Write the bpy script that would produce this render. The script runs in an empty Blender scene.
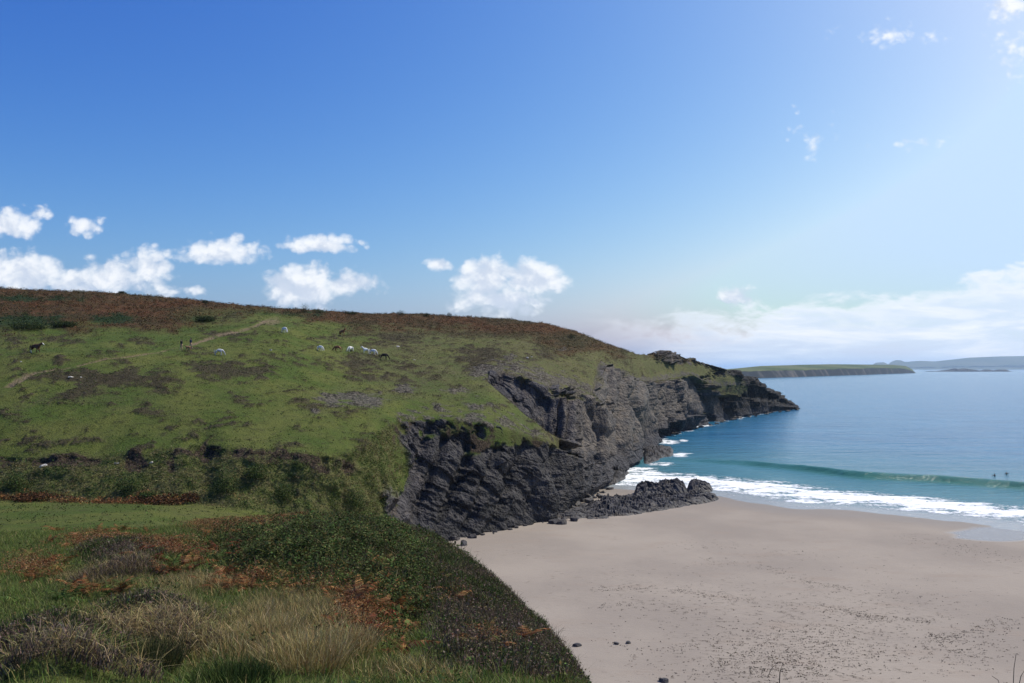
import bpy, bmesh, math, random
import numpy as np
from mathutils import Vector, Matrix

SC = bpy.context.scene
COL = SC.collection
R = math.radians
random.seed(7)
rng = np.random.default_rng(7)

# ------------------------------------------------------------------ camera, sky, sun, exposure
F = 796.0                       # focal length in pixels of a 1024 wide frame
CX, CY = 512.0, 341.5
H = 25.0                        # eye height above the sea
PITCH = math.atan((368.0 - CY) / F)
cam_d = bpy.data.cameras.new('camera')
cam_d.sensor_width = 36.0
cam_d.lens = F * 36.0 / 1024.0
cam_d.clip_start = 0.1
cam_d.clip_end = 200000.0
cam = bpy.data.objects.new('camera', cam_d)
COL.objects.link(cam)
cam.location = (0, 0, H)
cam.rotation_euler = (R(90) + PITCH, 0, 0)
SC.camera = cam

SUN_AZ, SUN_EL = 62.0, 52.0     # degrees right of the view, above the horizon
SUN_STRENGTH = 4.2
SKY_STRENGTH = 0.10
EXPOSURE = 0.16
HAZE_DENSITY = 4.5e-5

SC.view_settings.view_transform = 'Standard'
SC.view_settings.look = 'None'
SC.view_settings.gamma = 1.0
SC.view_settings.use_curve_mapping = False
SC.view_settings.exposure = EXPOSURE
SC.cycles.use_denoising = True
SC.cycles.max_bounces = 6
SC.cycles.diffuse_bounces = 2
SC.cycles.glossy_bounces = 3
SC.cycles.transmission_bounces = 4
SC.cycles.volume_bounces = 1

sun_d = bpy.data.lights.new('sun', 'SUN')
sun_d.energy = SUN_STRENGTH
sun_d.angle = R(0.5)
sun_d.color = (1.0, 0.93, 0.80)
sun = bpy.data.objects.new('sun', sun_d)
COL.objects.link(sun)
to_sun = Vector((math.sin(R(SUN_AZ)) * math.cos(R(SUN_EL)), math.cos(R(SUN_AZ)) * math.cos(R(SUN_EL)), math.sin(R(SUN_EL))))
sun.rotation_euler = to_sun.to_track_quat('Z', 'Y').to_euler()
sun.location = (60, 20, 80)


# ---- a small expression language over shader math nodes
class E:
    tree = None

    def __init__(self, s):
        self.s = s

    @staticmethod
    def op(kind, *a, clamp=False):
        n = E.tree.nodes.new('ShaderNodeMath')
        n.operation = kind
        n.use_clamp = clamp
        for i, v in enumerate(a):
            if isinstance(v, E):
                E.tree.links.new(v.s, n.inputs[i])
            else:
                n.inputs[i].default_value = float(v)
        return E(n.outputs[0])

    def __add__(s, o): return E.op('ADD', s, o)
    __radd__ = __add__
    def __mul__(s, o): return E.op('MULTIPLY', s, o)
    __rmul__ = __mul__
    def __sub__(s, o): return E.op('SUBTRACT', s, o)
    def __rsub__(s, o): return E.op('SUBTRACT', o, s)
    def __truediv__(s, o): return E.op('DIVIDE', s, o)
    def __rtruediv__(s, o): return E.op('DIVIDE', o, s)
    def __pow__(s, o): return E.op('POWER', s, o)
    def clamp(s): return E.op('ADD', s, 0.0, clamp=True)


def emax(a, b): return E.op('MAXIMUM', a, b)
def emin(a, b): return E.op('MINIMUM', a, b)


def smooth(x, lo, hi, a=0.0, b=1.0):
    n = E.tree.nodes.new('ShaderNodeMapRange')
    n.interpolation_type = 'SMOOTHSTEP'
    E.tree.links.new(x.s, n.inputs['Value'])
    n.inputs['From Min'].default_value = lo
    n.inputs['From Max'].default_value = hi
    n.inputs['To Min'].default_value = a
    n.inputs['To Max'].default_value = b
    return E(n.outputs['Result'])


def vec(x, y, z):
    n = E.tree.nodes.new('ShaderNodeCombineXYZ')
    for i, v in enumerate((x, y, z)):
        if isinstance(v, E):
            E.tree.links.new(v.s, n.inputs[i])
        else:
            n.inputs[i].default_value = v
    return E(n.outputs[0])


def noise(v, scale, detail=4.0, rough=0.5, dist=0.0, lac=2.0):
    n = E.tree.nodes.new('ShaderNodeTexNoise')
    if v is not None:
        E.tree.links.new(v.s, n.inputs['Vector'])
    n.inputs['Scale'].default_value = scale
    n.inputs['Detail'].default_value = detail
    n.inputs['Roughness'].default_value = rough
    n.inputs['Lacunarity'].default_value = lac
    n.inputs['Distortion'].default_value = dist
    return E(n.outputs[0])


def voronoi(v, scale, feature='F1', rnd=1.0):
    n = E.tree.nodes.new('ShaderNodeTexVoronoi')
    n.feature = feature
    E.tree.links.new(v.s, n.inputs['Vector'])
    n.inputs['Scale'].default_value = scale
    n.inputs['Randomness'].default_value = rnd
    return E(n.outputs[0])


def mix(f, a, b):
    n = E.tree.nodes.new('ShaderNodeMix')
    n.data_type = 'RGBA'
    if isinstance(f, E):
        E.tree.links.new(f.s, n.inputs[0])
    else:
        n.inputs[0].default_value = f
    for v, i in ((a, 6), (b, 7)):
        if isinstance(v, E):
            E.tree.links.new(v.s, n.inputs[i])
        else:
            n.inputs[i].default_value = (v[0], v[1], v[2], 1)
    return E(n.outputs[2])


def attr(name):
    n = E.tree.nodes.new('ShaderNodeAttribute')
    n.attribute_name = name
    return E(n.outputs['Fac'])


def attr_col(name):
    n = E.tree.nodes.new('ShaderNodeAttribute')
    n.attribute_name = name
    return E(n.outputs['Color'])


def position():
    n = E.tree.nodes.new('ShaderNodeNewGeometry')
    return E(n.outputs['Position'])


def split(v):
    n = E.tree.nodes.new('ShaderNodeSeparateXYZ')
    E.tree.links.new(v.s, n.inputs[0])
    return [E(o) for o in n.outputs]


def map_vec(v, scale=(1, 1, 1), rot=(0, 0, 0)):
    n = E.tree.nodes.new('ShaderNodeMapping')
    E.tree.links.new(v.s, n.inputs['Vector'])
    n.inputs['Scale'].default_value = scale
    n.inputs['Rotation'].default_value = rot
    return E(n.outputs[0])


def material(name, rough=0.9, spec=0.3):
    m = bpy.data.materials.new(name)
    m.use_nodes = True
    E.tree = m.node_tree
    b = m.node_tree.nodes['Principled BSDF']
    b.inputs['Roughness'].default_value = rough
    b.inputs['Specular IOR Level'].default_value = spec
    return m, b


def put(b, key, v):
    if isinstance(v, E):
        E.tree.links.new(v.s, b.inputs[key])
    elif isinstance(v, (tuple, list)):
        b.inputs[key].default_value = (v[0], v[1], v[2], 1)
    else:
        b.inputs[key].default_value = v


def bump(b, height, strength=0.5, dist=0.1):
    n = E.tree.nodes.new('ShaderNodeBump')
    n.inputs['Strength'].default_value = strength
    n.inputs['Distance'].default_value = dist
    E.tree.links.new(height.s, n.inputs['Height'])
    E.tree.links.new(n.outputs[0], b.inputs['Normal'])


# ---- the sky: Nishita air with cumulus placed by direction
world = bpy.data.worlds.new('World')
SC.world = world
world.use_nodes = True
E.tree = world.node_tree
bg = world.node_tree.nodes['Background']
sky = world.node_tree.nodes.new('ShaderNodeTexSky')
sky.sky_type = 'NISHITA'
sky.sun_disc = False
sky.sun_elevation = R(SUN_EL)
sky.sun_rotation = R(SUN_AZ)
sky.altitude = 0.0
sky.air_density = 1.0
sky.dust_density = 2.0
sky.ozone_density = 3.0
tc = world.node_tree.nodes.new('ShaderNodeTexCoord')
dx, dy, dz = split(E(tc.outputs['Generated']))
ahead = E.op('GREATER_THAN', dy, 0.15)
dyy = emax(dy, 0.15)
U = dx / dyy * F + CX            # azimuth and elevation on a tangent plane facing north
V = dz / dyy * F


def cloud_field(u, v, blobs):
    f = None
    for (cx, cy, rx, up, dn, w) in blobs:
        a = (u - cx) / rx
        d = v - (368.0 - cy)
        bb = emax(d / up, d / (-dn))
        r2 = E.op('SQRT', a * a + bb * bb)
        g = (1.0 - r2) * w
        f = g if f is None else emax(f, g)
    return f


CUMULUS = [  # px, py, half width, rise, drop, weight
    (8, 226, 34, 20, 14, 1.0), (36, 213, 16, 8, 8, .6),
    (82, 226, 20, 10, 10, .45),
    (22, 272, 46, 24, 30, 1.0), (-20, 268, 50, 26, 30, 1.0), (72, 280, 36, 14, 26, .8), (112, 276, 38, 22, 26, .85), (148, 268, 30, 24, 24, .7),
    (219, 254, 50, 20, 12, .95), (232, 240, 18, 10, 10, .6),
    (283, 288, 26, 24, 26, 1.0), (307, 288, 30, 32, 28, 1.2), (345, 286, 42, 18, 12, .85),
    (318, 246, 42, 13, 9, .85),
    (440, 265, 15, 9, 7, .8),
    (487, 280, 34, 26, 26, 1.2), (532, 280, 42, 22, 16, 1.1), (500, 300, 50, 18, 20, .9), (478, 296, 26, 14, 22, .6),
    (165, 292, 20, 9, 9, .4), (192, 290, 12, 6, 8, .45),
    (1016, 0, 22, 16, 16, .6), (1018, 46, 14, 24, 20, .16), (735, 297, 22, 12, 14, .75),
    (893, 30, 30, 8, 6, .20), (925, 141, 34, 7, 6, .20), (817, 141, 10, 12, 8, .12),
]
nv = vec(U * 0.01, V * 0.013, 0.37)
n_big = noise(nv, 1.6, 3.0, 0.5)
n_all = noise(nv, 3.2, 9.0, 0.56, 0.25)
bil = voronoi(vec(U * 0.01 + n_all * 0.25, V * 0.012 + n_all * 0.2, 0.2), 7.0) * 0.55 + voronoi(vec(U * 0.01 + n_all * 0.2, V * 0.012, 1.2), 15.0) * 0.28
warp = (n_all - 0.5) * 1.25 + (0.36 - bil) * 0.9
field = cloud_field(U, V, CUMULUS)
dens = smooth(field + warp, -0.10, 0.42)
# the same field a little towards the sun: where it is thinner there, a sunlit tone is painted on the cloud
nv2 = vec((U + 9.0) * 0.01, (V + 8.0) * 0.013, 0.37)
n_all2 = noise(nv2, 3.2, 9.0, 0.56, 0.25)
lit = smooth((n_all - n_all2) * 2.2 + 0.62 - bil * 0.35 + smooth(V, 60.0, 150.0, -.08, .12), 0.12, 0.8)
thick = smooth(field + warp, 0.1, 0.9)
c_col = mix(lit, (5.9, 6.6, 7.8), (9.0, 9.2, 9.5))
# the low bank of cloud over the sea on the right
top = 58.0 + emax(U - 700.0, -300.0) * 0.10 + emax(U - 930.0, 0.0) * 0.22
bank_in = (top - V) / 20.0
rag = (noise(vec(U * 0.008, V * 0.02, 1.7), 2.2, 9.0, 0.6, 0.3) - 0.5) * 5.5
bank = smooth(bank_in + rag, -0.2, 1.0) * smooth(U, 540.0, 760.0)
streak = noise(vec(U * 0.004, V * 0.03, 4.2), 2.0, 7.0, 0.6, 0.4)
bank_a = bank * smooth(streak + bank_in * 0.02, 0.3, 0.58, 0.74, 0.97)
rim = smooth(bank_in + rag, -0.2, 2.4, 1.0, 0.0)
b_col = mix(emax(rim, smooth(streak, 0.42, 0.68)), (6.6, 7.6, 9.0), (8.9, 9.2, 9.6))
# the camera's deep, contrasty blue: one tone curve per colour channel, the same in every direction
sep = world.node_tree.nodes.new('ShaderNodeSeparateColor')
world.node_tree.links.new(sky.outputs[0], sep.inputs[0])
cmb = world.node_tree.nodes.new('ShaderNodeCombineColor')
for ch, (g_, k_, cap_) in enumerate(((2.38, 4.5, .525), (1.77, 2.22, .70), (.88, 1.24, .94))):
    v_ = emin(((E(sep.outputs[ch]) * SKY_STRENGTH) ** g_) * (k_ / SKY_STRENGTH), cap_ / SKY_STRENGTH)
    world.node_tree.links.new(v_.s, cmb.inputs[ch])
skycol = E(cmb.outputs[0])
s1 = mix(bank_a * ahead, skycol, b_col)
s2 = mix(dens * ahead * smooth(thick, 0.0, 1.0, 0.78, 0.97), s1, c_col)
world.node_tree.links.new(s2.s, bg.inputs['Color'])
bg.inputs['Strength'].default_value = SKY_STRENGTH

# ------------------------------------------------------------------ helpers
cP, sP = math.cos(PITCH), math.sin(PITCH)


def at(px, py, Y):
    """the point at forward distance Y on the line of sight through a pixel of the photograph (used to measure the place)"""
    a, b = (px - CX) / F, (CY - py) / F
    d = Vector((a, cP - b * sP, sP + b * cP))
    return Vector((0, 0, H)) + d * (Y / d.y)


def z_of(py, Y):
    b = (CY - py) / F
    return H + Y * (sP + b * cP) / (cP - b * sP)


def Y_of(py, z):
    b = (CY - py) / F
    return (z - H) * (cP - b * sP) / (sP + b * cP)


def X_of(px, Y, z):
    return (px - CX) / F * (Y * cP + (z - H) * sP)


def project(x, y, z):
    dep = y * cP + (z - H) * sP
    upv = -y * sP + (z - H) * cP
    return CX + F * x / dep, CY - F * upv / dep


_perm = np.random.default_rng(3).permutation(256).astype(np.int64)
_perm = np.concatenate([_perm, _perm, _perm])
_g = np.random.default_rng(5).normal(size=(256, 3))
_g /= np.linalg.norm(_g, axis=1)[:, None]


def perlin(x, y, z):
    x, y, z = np.broadcast_arrays(*[np.asarray(v, dtype=np.float64) for v in (x, y, z)])
    xi, yi, zi = np.floor(x).astype(np.int64), np.floor(y).astype(np.int64), np.floor(z).astype(np.int64)
    xf, yf, zf = x - xi, y - yi, z - zi
    xi &= 255; yi &= 255; zi &= 255
    u, v, w = [t * t * t * (t * (t * 6 - 15) + 10) for t in (xf, yf, zf)]
    out = 0
    for i in (0, 1):
        for j in (0, 1):
            for k in (0, 1):
                h = _perm[_perm[_perm[(xi + i) & 255] + ((yi + j) & 255)] + ((zi + k) & 255)]
                g = _g[h]
                d = g[..., 0] * (xf - i) + g[..., 1] * (yf - j) + g[..., 2] * (zf - k)
                out = out + d * (u if i else 1 - u) * (v if j else 1 - v) * (w if k else 1 - w)
    return out * 1.6


def fbm(x, y, z, octaves=4, gain=0.5):
    s, a, f, t = 0, 1.0, 1.0, 0
    for o in range(octaves):
        s = s + a * perlin(x * f + 17.3 * o, y * f + 5.1 * o, z * f + 9.7 * o)
        t += a
        a *= gain
        f *= 2.03
    return s / t


def cells(x, y, z, seed=0, ty=1.0):
    """jointed blocks: every cell of a jittered lattice gets its own height and its own tilted face"""
    xi, yi, zi = np.floor(x).astype(np.int64), np.floor(y).astype(np.int64), np.floor(z).astype(np.int64)
    best = np.full(x.shape, 1e9); val = np.zeros(x.shape); sec = np.full(x.shape, 1e9)
    for i in (-1, 0, 1):
        for j in (-1, 0, 1):
            for k in (-1, 0, 1):
                a, b, c = xi + i, yi + j, zi + k
                h = _perm[_perm[_perm[(a + seed) & 255] + (b & 255)] + (c & 255)]
                g = _g[h]
                ox, oy, oz = x - (a + .5 + .45 * g[..., 0]), y - (b + .5 + .45 * g[..., 1]), z - (c + .5 + .45 * g[..., 2])
                d = ox * ox + oy * oy + oz * oz
                t = _g[(h + 91) & 255]
                v = t[..., 0] + .9 * (ox * t[..., 1] + ty * oy * t[..., 2] + oz * t[..., 0])
                m = d < best
                sec = np.where(m, best, np.minimum(sec, d))
                val = np.where(m, v, val)
                best = np.where(m, d, best)
    edge_ = np.sqrt(sec) - np.sqrt(best)
    return val, edge_


def sstep(x, a, b):
    t = np.clip((x - a) / (b - a), 0, 1)
    return t * t * (3 - 2 * t)


def grid_faces(nr, nc):
    i = np.arange(nr - 1)[:, None] * nc + np.arange(nc - 1)[None, :]
    return np.stack([i, i + 1, i + nc + 1, i + nc], -1).reshape(-1, 4)


def mesh_from(name, verts, faces, attrs=None, cols=None, smooth_shade=True):
    me = bpy.data.meshes.new(name)
    verts = np.asarray(verts, dtype=np.float32).reshape(-1, 3)
    faces = np.asarray(faces, dtype=np.int32)
    k = faces.shape[1]
    me.vertices.add(len(verts))
    me.vertices.foreach_set('co', verts.ravel())
    me.loops.add(faces.size)
    me.loops.foreach_set('vertex_index', faces.ravel())
    me.polygons.add(len(faces))
    me.polygons.foreach_set('loop_start', np.arange(0, faces.size, k, dtype=np.int32))
    try:
        me.polygons.foreach_set('loop_total', np.full(len(faces), k, dtype=np.int32))
    except Exception:
        pass
    me.update(calc_edges=True)
    me.polygons.foreach_set('use_smooth', np.full(len(faces), smooth_shade))
    for n, v in (attrs or {}).items():
        a = me.attributes.new(n, 'FLOAT', 'POINT')
        a.data.foreach_set('value', np.asarray(v, dtype=np.float32).ravel())
    for n, v in (cols or {}).items():
        a = me.attributes.new(n, 'FLOAT_COLOR', 'POINT')
        v = np.asarray(v, dtype=np.float32).reshape(-1, 3)
        a.data.foreach_set('color', np.concatenate([v, np.ones((len(v), 1), np.float32)], 1).ravel())
    me.validate()
    return me


def link(name, me, mat=None, parent=None, loc=(0, 0, 0), rot=(0, 0, 0), scale=(1, 1, 1), **props):
    o = bpy.data.objects.new(name, me)
    COL.objects.link(o)
    if mat is not None:
        me.materials.clear()
        for m in (mat if isinstance(mat, (list, tuple)) else [mat]):
            me.materials.append(m)
    o.location, o.rotation_euler, o.scale = loc, rot, scale
    if parent is not None:
        o.parent = parent
    for k, v in props.items():
        if v is not None:
            o[k] = v
    return o


def interp_rows(px_q, table):
    """table: list of (px, a, b); linear in px"""
    t = np.array(sorted(table), dtype=float)
    return np.interp(px_q, t[:, 0], t[:, 1]), np.interp(px_q, t[:, 0], t[:, 2])


def gsmooth(a, sig, axis):
    r = int(3 * sig) + 1
    k = np.exp(-0.5 * (np.arange(-r, r + 1) / sig) ** 2)
    k /= k.sum()
    pad = [(0, 0)] * a.ndim
    pad[axis] = (r, r)
    ap = np.pad(a, pad, mode='edge')
    return np.apply_along_axis(lambda m: np.convolve(m, k, mode='valid'), axis, ap)

# ------------------------------------------------------------------ the headland: hill, bank and sea cliff as one surface
def shore(px, py, z=0.0):
    return (px, py, Y_of(py, z))


R1 = [(-420, 500, 90), (-150, 500, 86), (0, 501, 84), (100, 501, 84), (200, 504, 84), (250, 510, 84), (300, 525, 87), (350, 535, 92),
      (395, 537, 100), shore(415, 537, 2.0), shore(440, 539, 1.4), shore(480, 534, 1.2), shore(520, 524, 1.1), shore(550, 519, 1.0), shore(565, 508, .6),
      shore(580, 498, .3), shore(600, 484), shore(622, 468), shore(645, 449), shore(660, 437), shore(680, 432), shore(700, 427), shore(731, 419.5),
      shore(772, 412), shore(797, 408.6), (806, 408.6, 490)]
R1 = [(p, y, Y) for p, y, Y in R1]
T2 = [(-420, 455, 98), (-150, 457, 94), (0, 457, 91), (60, 455, 90.5), (100, 457, 91), (130, 452, 91), (180, 447, 92), (205, 443, 94), (222, 447, 91.5),
      (250, 449, 91.5), (300, 453, 92), (330, 455, 93), (350, 452, 96), (370, 438, 102), (385, 425, 110), (400, 419, 117), (420, 417, 120),
      (440, 418, 121), (480, 421, 123), (520, 432, 128), (550, 440, 133), (562, 452, 141), (575, 462, 153), (590, 460, 168),
      (600, 462, 178), (622, 450, 206), (645, 434, 254), (660, 424, 279), (680, 418, 309), (700, 413, 340), (731, 408, 392), (772, 406, 455), (797, 408, 486), (806, 412, 491)]
T3 = [(-420, 418, 104), (0, 422, 97), (200, 414, 101), (300, 416, 104), (370, 408, 114), (400, 402, 125), (440, 396, 135), (470, 389, 145),
      (490, 385, 149), (510, 402, 146), (530, 417, 142), (545, 429, 139), (557, 439, 138), (565, 446, 144), (575, 455, 155), (590, 450, 170),
      (600, 448, 182), (622, 436, 210), (645, 422, 258), (660, 413, 283), (680, 407, 313), (700, 403, 343), (731, 401, 394), (772, 402, 457), (797, 408, 486.5), (806, 413, 492)]
T4 = [(-420, 404, 110), (0, 404, 101.5), (200, 400, 106.5), (300, 402, 112), (370, 398, 124), (400, 394, 133), (440, 388, 141), (470, 382, 149),
      (490, 383.5, 152), (510, 405, 152), (530, 424, 152), (545, 436, 152), (557, 443, 152), (565, 447, 152), (575, 448, 157), (590, 440, 170.5),
      (600, 440, 184), (622, 425, 214), (645, 412, 262), (660, 404, 287), (680, 398, 317), (700, 396, 346), (731, 396, 396), (772, 400, 459), (797, 408, 487), (806, 413.5, 493)]
T5 = [(-420, 384, 116), (0, 388, 106), (200, 385, 112), (300, 388, 120), (370, 388, 134), (400, 385, 141), (440, 378, 149), (470, 375, 154),
      (490, 372, 158), (510, 374, 159), (540, 384, 161), (560, 393, 163), (580, 398, 168), (594, 396, 175), (598, 364, 214), (606, 366, 219), (622, 376, 230),
      (640, 382, 268), (655, 381, 292), (682, 376, 330), (693, 374, 343), (702, 381, 350), (715, 386, 368), (737, 385, 402), (756, 386, 432), (775, 396, 462), (797, 407.6, 487.5), (806, 414, 494)]
T6 = [(-420, 350, 130), (0, 355, 118), (100, 354, 121), (200, 352, 132), (284, 350, 136), (370, 353, 168), (440, 350, 178), (490, 350, 186), (540, 358, 188),
      (580, 371, 192), (594, 374, 196), (600, 357, 223), (622, 366, 239), (640, 374, 276), (655, 373, 300), (682, 368, 337), (702, 373, 357), (720, 377, 376), (740, 380, 407), (756, 384.5, 435),
      (775, 395, 463.5), (797, 407.3, 488), (806, 414, 495)]
T7 = [(-420, 318, 160), (0, 328, 140), (100, 330, 145), (200, 330, 155), (250, 328, 153), (284, 328, 155), (330, 332, 178), (370, 335, 192), (440, 335, 202), (490, 335, 206), (540, 338, 211),
      (580, 351, 217), (594, 355, 221), (600, 350, 236), (622, 358, 251), (640, 364, 287), (655, 362, 308), (682, 361, 342), (702, 367, 361), (720, 371, 381), (740, 377, 410), (756, 383, 437),
      (775, 394, 465), (797, 407.1, 488.5), (806, 414, 496)]
T8 = [(-420, 268, 215), (-150, 280, 205), (0, 288, 195), (60, 289.5, 196), (120, 291.5, 198), (140, 293.5, 199), (200, 300, 200), (262, 306, 198), (284, 308, 196), (330, 311, 214), (370, 312.5, 232),
      (440, 314, 244), (480, 316.5, 246), (520, 319, 246), (545, 322.5, 246), (580, 332.5, 246), (600, 341, 256), (622, 348, 268), (640, 354.5, 300), (652, 354, 318), (665, 352.5, 335),
      (680, 355, 350), (700, 361, 366), (720, 366, 388), (740, 375, 414), (755, 381.5, 440), (775, 393, 467), (797, 407, 489), (806, 414, 497)]

seg_rows = [16, 36, 130, 74, 26, 120, 66, 50, 70, 18]      # samples between control rows 0..9
pxs = np.concatenate([np.arange(-420, -20, 3.0), np.arange(-20, 807, 0.85)])
NCOL = len(pxs)
ctrl = []
for j, T in enumerate([R1, T2, T3, T4, T5, T6, T7, T8]):
    rag_amp = {1: 5.0, 2: 5.5, 3: 5.0, 4: 7.0, 7: 2.5}.get(j, 1.5)
    q = pxs + rag_amp * fbm(pxs / 19.0, 3.1 * j, 0.5, 5, .6) * np.interp(pxs, [600, 780, 800], [1, .6, 0])
    py, Y = interp_rows(q, T)
    ctrl.append((py, Y))
for j in range(2, 8):                                   # no creases where the measured profiles meet
    py, Y = ctrl[j]
    wgt = 1 - sstep(pxs, 440 if j < 5 else 500, 475 if j < 5 else 560)
    pys, Ys = gsmooth(py, 30, 0), gsmooth(Y, 30, 0)
    if j >= 5:
        pys, Ys = gsmooth(py, 34, 0), gsmooth(Y, 34, 0)
    ctrl[j] = (py * (1 - wgt) + pys * wgt, Y * (1 - wgt) + Ys * wgt)
ctrl_yz = [(Y, z_of(py, Y)) for py, Y in ctrl]
Y1, z1 = ctrl_yz[0]
inl = np.interp(pxs, [230, 300, 350, 400, 440], [1, .75, .35, .1, 0])
Y0 = np.interp(pxs, [200, 250, 300, 350, 400, 440], [52, 66, 80, 88, 97, 0]) * (inl > 0) + (Y1 - 1.0) * (inl <= 0)
Y0 = np.where(pxs > 400, Y1 - 1.0, Y0)
z0 = np.where(pxs > 415, z1 - 2.2, np.interp(pxs, [150, 250, 300, 350, 415], [z_of(541, 52), 9.4, 6.5, 3.0, 0.0]))
Y8, z8 = ctrl_yz[-1]
Y9 = Y8 + np.interp(pxs, [600, 800], [80, 40])
z9 = np.where(pxs < 600, z8 - 14, np.interp(pxs, [600, 650, 806], [z8[np.argmin(abs(pxs - 600))] - 14, -3, -4]))
Ym = Y0 - np.interp(pxs, [200, 260, 400, 430], [8, 15, 15, 1.5])
zm = np.where(pxs > 415, z0 - .5, np.interp(pxs, [180, 240, 330, 415], [8.5, 3.5, -.5, -.8]))
ctrl_yz = [(Ym, zm), (Y0, z0)] + ctrl_yz + [(Y9, z9)]
Yc = np.array([c[0] for c in ctrl_yz])
zc = np.array([c[1] for c in ctrl_yz])
rowsY, rowsZ, rowsT = [], [], []
for j, n in enumerate(seg_rows):
    for k in range(n + (1 if j == len(seg_rows) - 1 else 0)):
        f = k / n
        rowsY.append(Yc[j] * (1 - f) + Yc[j + 1] * f)
        rowsZ.append(zc[j] * (1 - f) + zc[j + 1] * f)
        rowsT.append(j - 1 + f)
HY, HZ, HT = np.array(rowsY), np.array(rowsZ), np.array(rowsT)[:, None] + 0 * pxs[None, :]
NROW = HY.shape[0]
HY = gsmooth(gsmooth(HY, 2.5, 0), 1.6, 1)
HZ = gsmooth(gsmooth(HZ, 2.5, 0), 1.6, 1)
PX = np.broadcast_to(pxs[None, :], HY.shape)
HX = (PX - CX) / F * (HY * cP + (HZ - H) * sP)
PXb, PYb = project(HX, HY, HZ)


def normals(X, Y, Z):
    P = np.stack([X, Y, Z], -1)
    du = np.gradient(P, axis=1)
    dv = np.gradient(P, axis=0)
    n = np.cross(du, dv)
    n /= np.linalg.norm(n, axis=-1, keepdims=True) + 1e-9
    return n


def band(a, lo, hi, s):
    return sstep(a, lo - s, lo + s) * (1 - sstep(a, hi - s, hi + s))


def blob(cx, cy, rx, ry, px=None, py=None):
    px = PXb if px is None else px
    py = PYb if py is None else py
    return np.clip(1 - np.sqrt(((px - cx) / rx) ** 2 + ((py - cy) / ry) ** 2), 0, 1)


def polydist(px, py, pts):
    d = np.full(np.shape(px), 1e9)
    for (x0, y0), (x1, y1) in zip(pts[:-1], pts[1:]):
        vx, vy = x1 - x0, y1 - y0
        t = np.clip(((px - x0) * vx + (py - y0) * vy) / (vx * vx + vy * vy), 0, 1)
        d = np.minimum(d, np.hypot(px - x0 - t * vx, py - y0 - t * vy))
    return d


nA = fbm(HX / 9, HY / 9, HZ / 9, 5, .6)
nB = fbm(HX / 2.6 + 31, HY / 2.6, HZ / 2.6, 4, .6)
nC = fbm(HX / 26 + 11, HY / 26 + 4, HZ / 26, 4, .55)
nG = fbm(PXb / 42, PYb / 11, 3.3, 5, .6)               # patchwork lying along the slope
# rock
m1 = (1 - sstep(HT + .30 * nA + .2 * nB, 1.86, 2.06)) * sstep(PXb + 62 * nA + 40 * nB + 30 * nC + .22 * (PYb - 470), 366, 402)
m2 = sstep(HT, 3.9, 4.1) * (1 - sstep(HT + .45 * nA + .3 * nB, 4.86, 5.16)) * sstep(PXb, 484, 494)
m3 = band(HT, 1.9, 4.1, .1) * sstep(PXb + 12 * nA, 556, 572)
m4 = band(HT, 5.0, 6.0, .2) * sstep(PXb, 590, 600) * (1 - sstep(PXb, 604, 630)) * .2
cap = sstep(PXb, 640, 668) * sstep(HT, 4.9, 5.3) * (0.62 + .75 * nB)
tip = sstep(PXb, 712, 745) * sstep(HT, 1, 4.6) * 1.0
rock = np.maximum.reduce([m1, m2, m3, m4, cap * .9, tip])
grass_spots = (1.0 * blob(432, 436, 34, 12) + .9 * blob(402, 470, 20, 46) + .8 * blob(470, 452, 40, 14) + .8 * blob(420, 415, 60, 8) + 1.5 * blob(515, 437, 58, 17) * (HT < 2.1) * sstep(PYb + 10 * nA, 422, 428) + 1.2 * blob(383, 462, 26, 60) + 1.7 * blob(728, 388, 36, 14) + 1.6 * blob(655, 374, 50, 12) + 1.1 * blob(690, 371, 30, 8)
               + .9 * blob(560, 398, 40, 9) + 1.1 * blob(345, 480, 40, 40))
rock = sstep(rock - grass_spots * (.75 + 1.2 * nB) + .30 * nB * (rock > .03), .32, .62)
crags = (blob(335, 399, 34, 13) + blob(372, 401, 26, 13) + blob(405, 389, 20, 8) + .8 * blob(478, 373, 22, 12) + .8 * blob(455, 391, 26, 6) + .7 * blob(315, 412, 16, 5) + .8 * blob(510, 357, 10, 4)
         + .8 * blob(398, 347, 6, 3) + .7 * blob(560, 350, 12, 3))
crags = crags + .60 * sstep(HT, 4.9, 5.05) * (1 - sstep(HT, 5.3, 6.1)) * sstep(PXb, 470, 500) + .46 * sstep(HT, 1.9, 2.0) * (1 - sstep(HT, 2.2, 3.1)) * sstep(PXb, 380, 400)
crag = sstep(crags * 1.1 + .9 * nB, .42, .66)
crag *= (crags > .02)
# bare earth of the bank; in the hollows its dark also paints shade
lip = band(HT, 1.72, 2.03, .10) * sstep(340 - PXb, -60, 0)
holes = 1.2 * blob(40, 460, 18, 6) + 1.3 * blob(130, 466, 24, 14) + .75 * blob(206, 470, 14, 38) + .9 * blob(170, 466, 10, 14) + .9 * blob(330, 470, 12, 16) + 1.0 * blob(352, 468, 12, 18) + .9 * blob(10, 458, 14, 4) + .9 * blob(90, 460, 14, 4) + .8 * blob(222, 452, 30, 8)
lip = np.maximum(lip, .9 * band(HT, 1.70, 2.02, .06) * sstep(PXb, 372, 395) * (1 - sstep(PXb, 545, 562)))  # brown earth under the cliff lip, with the overhang's shade painted in
bare = sstep(lip * (.42 + 1.5 * nB + .6 * nA) + holes * (.8 + 1.1 * nB), .42, .75)
bank = band(HT, 1.0, 2.0, .08) * (1 - sstep(PXb + 30 * nB, 385, 415))
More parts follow.
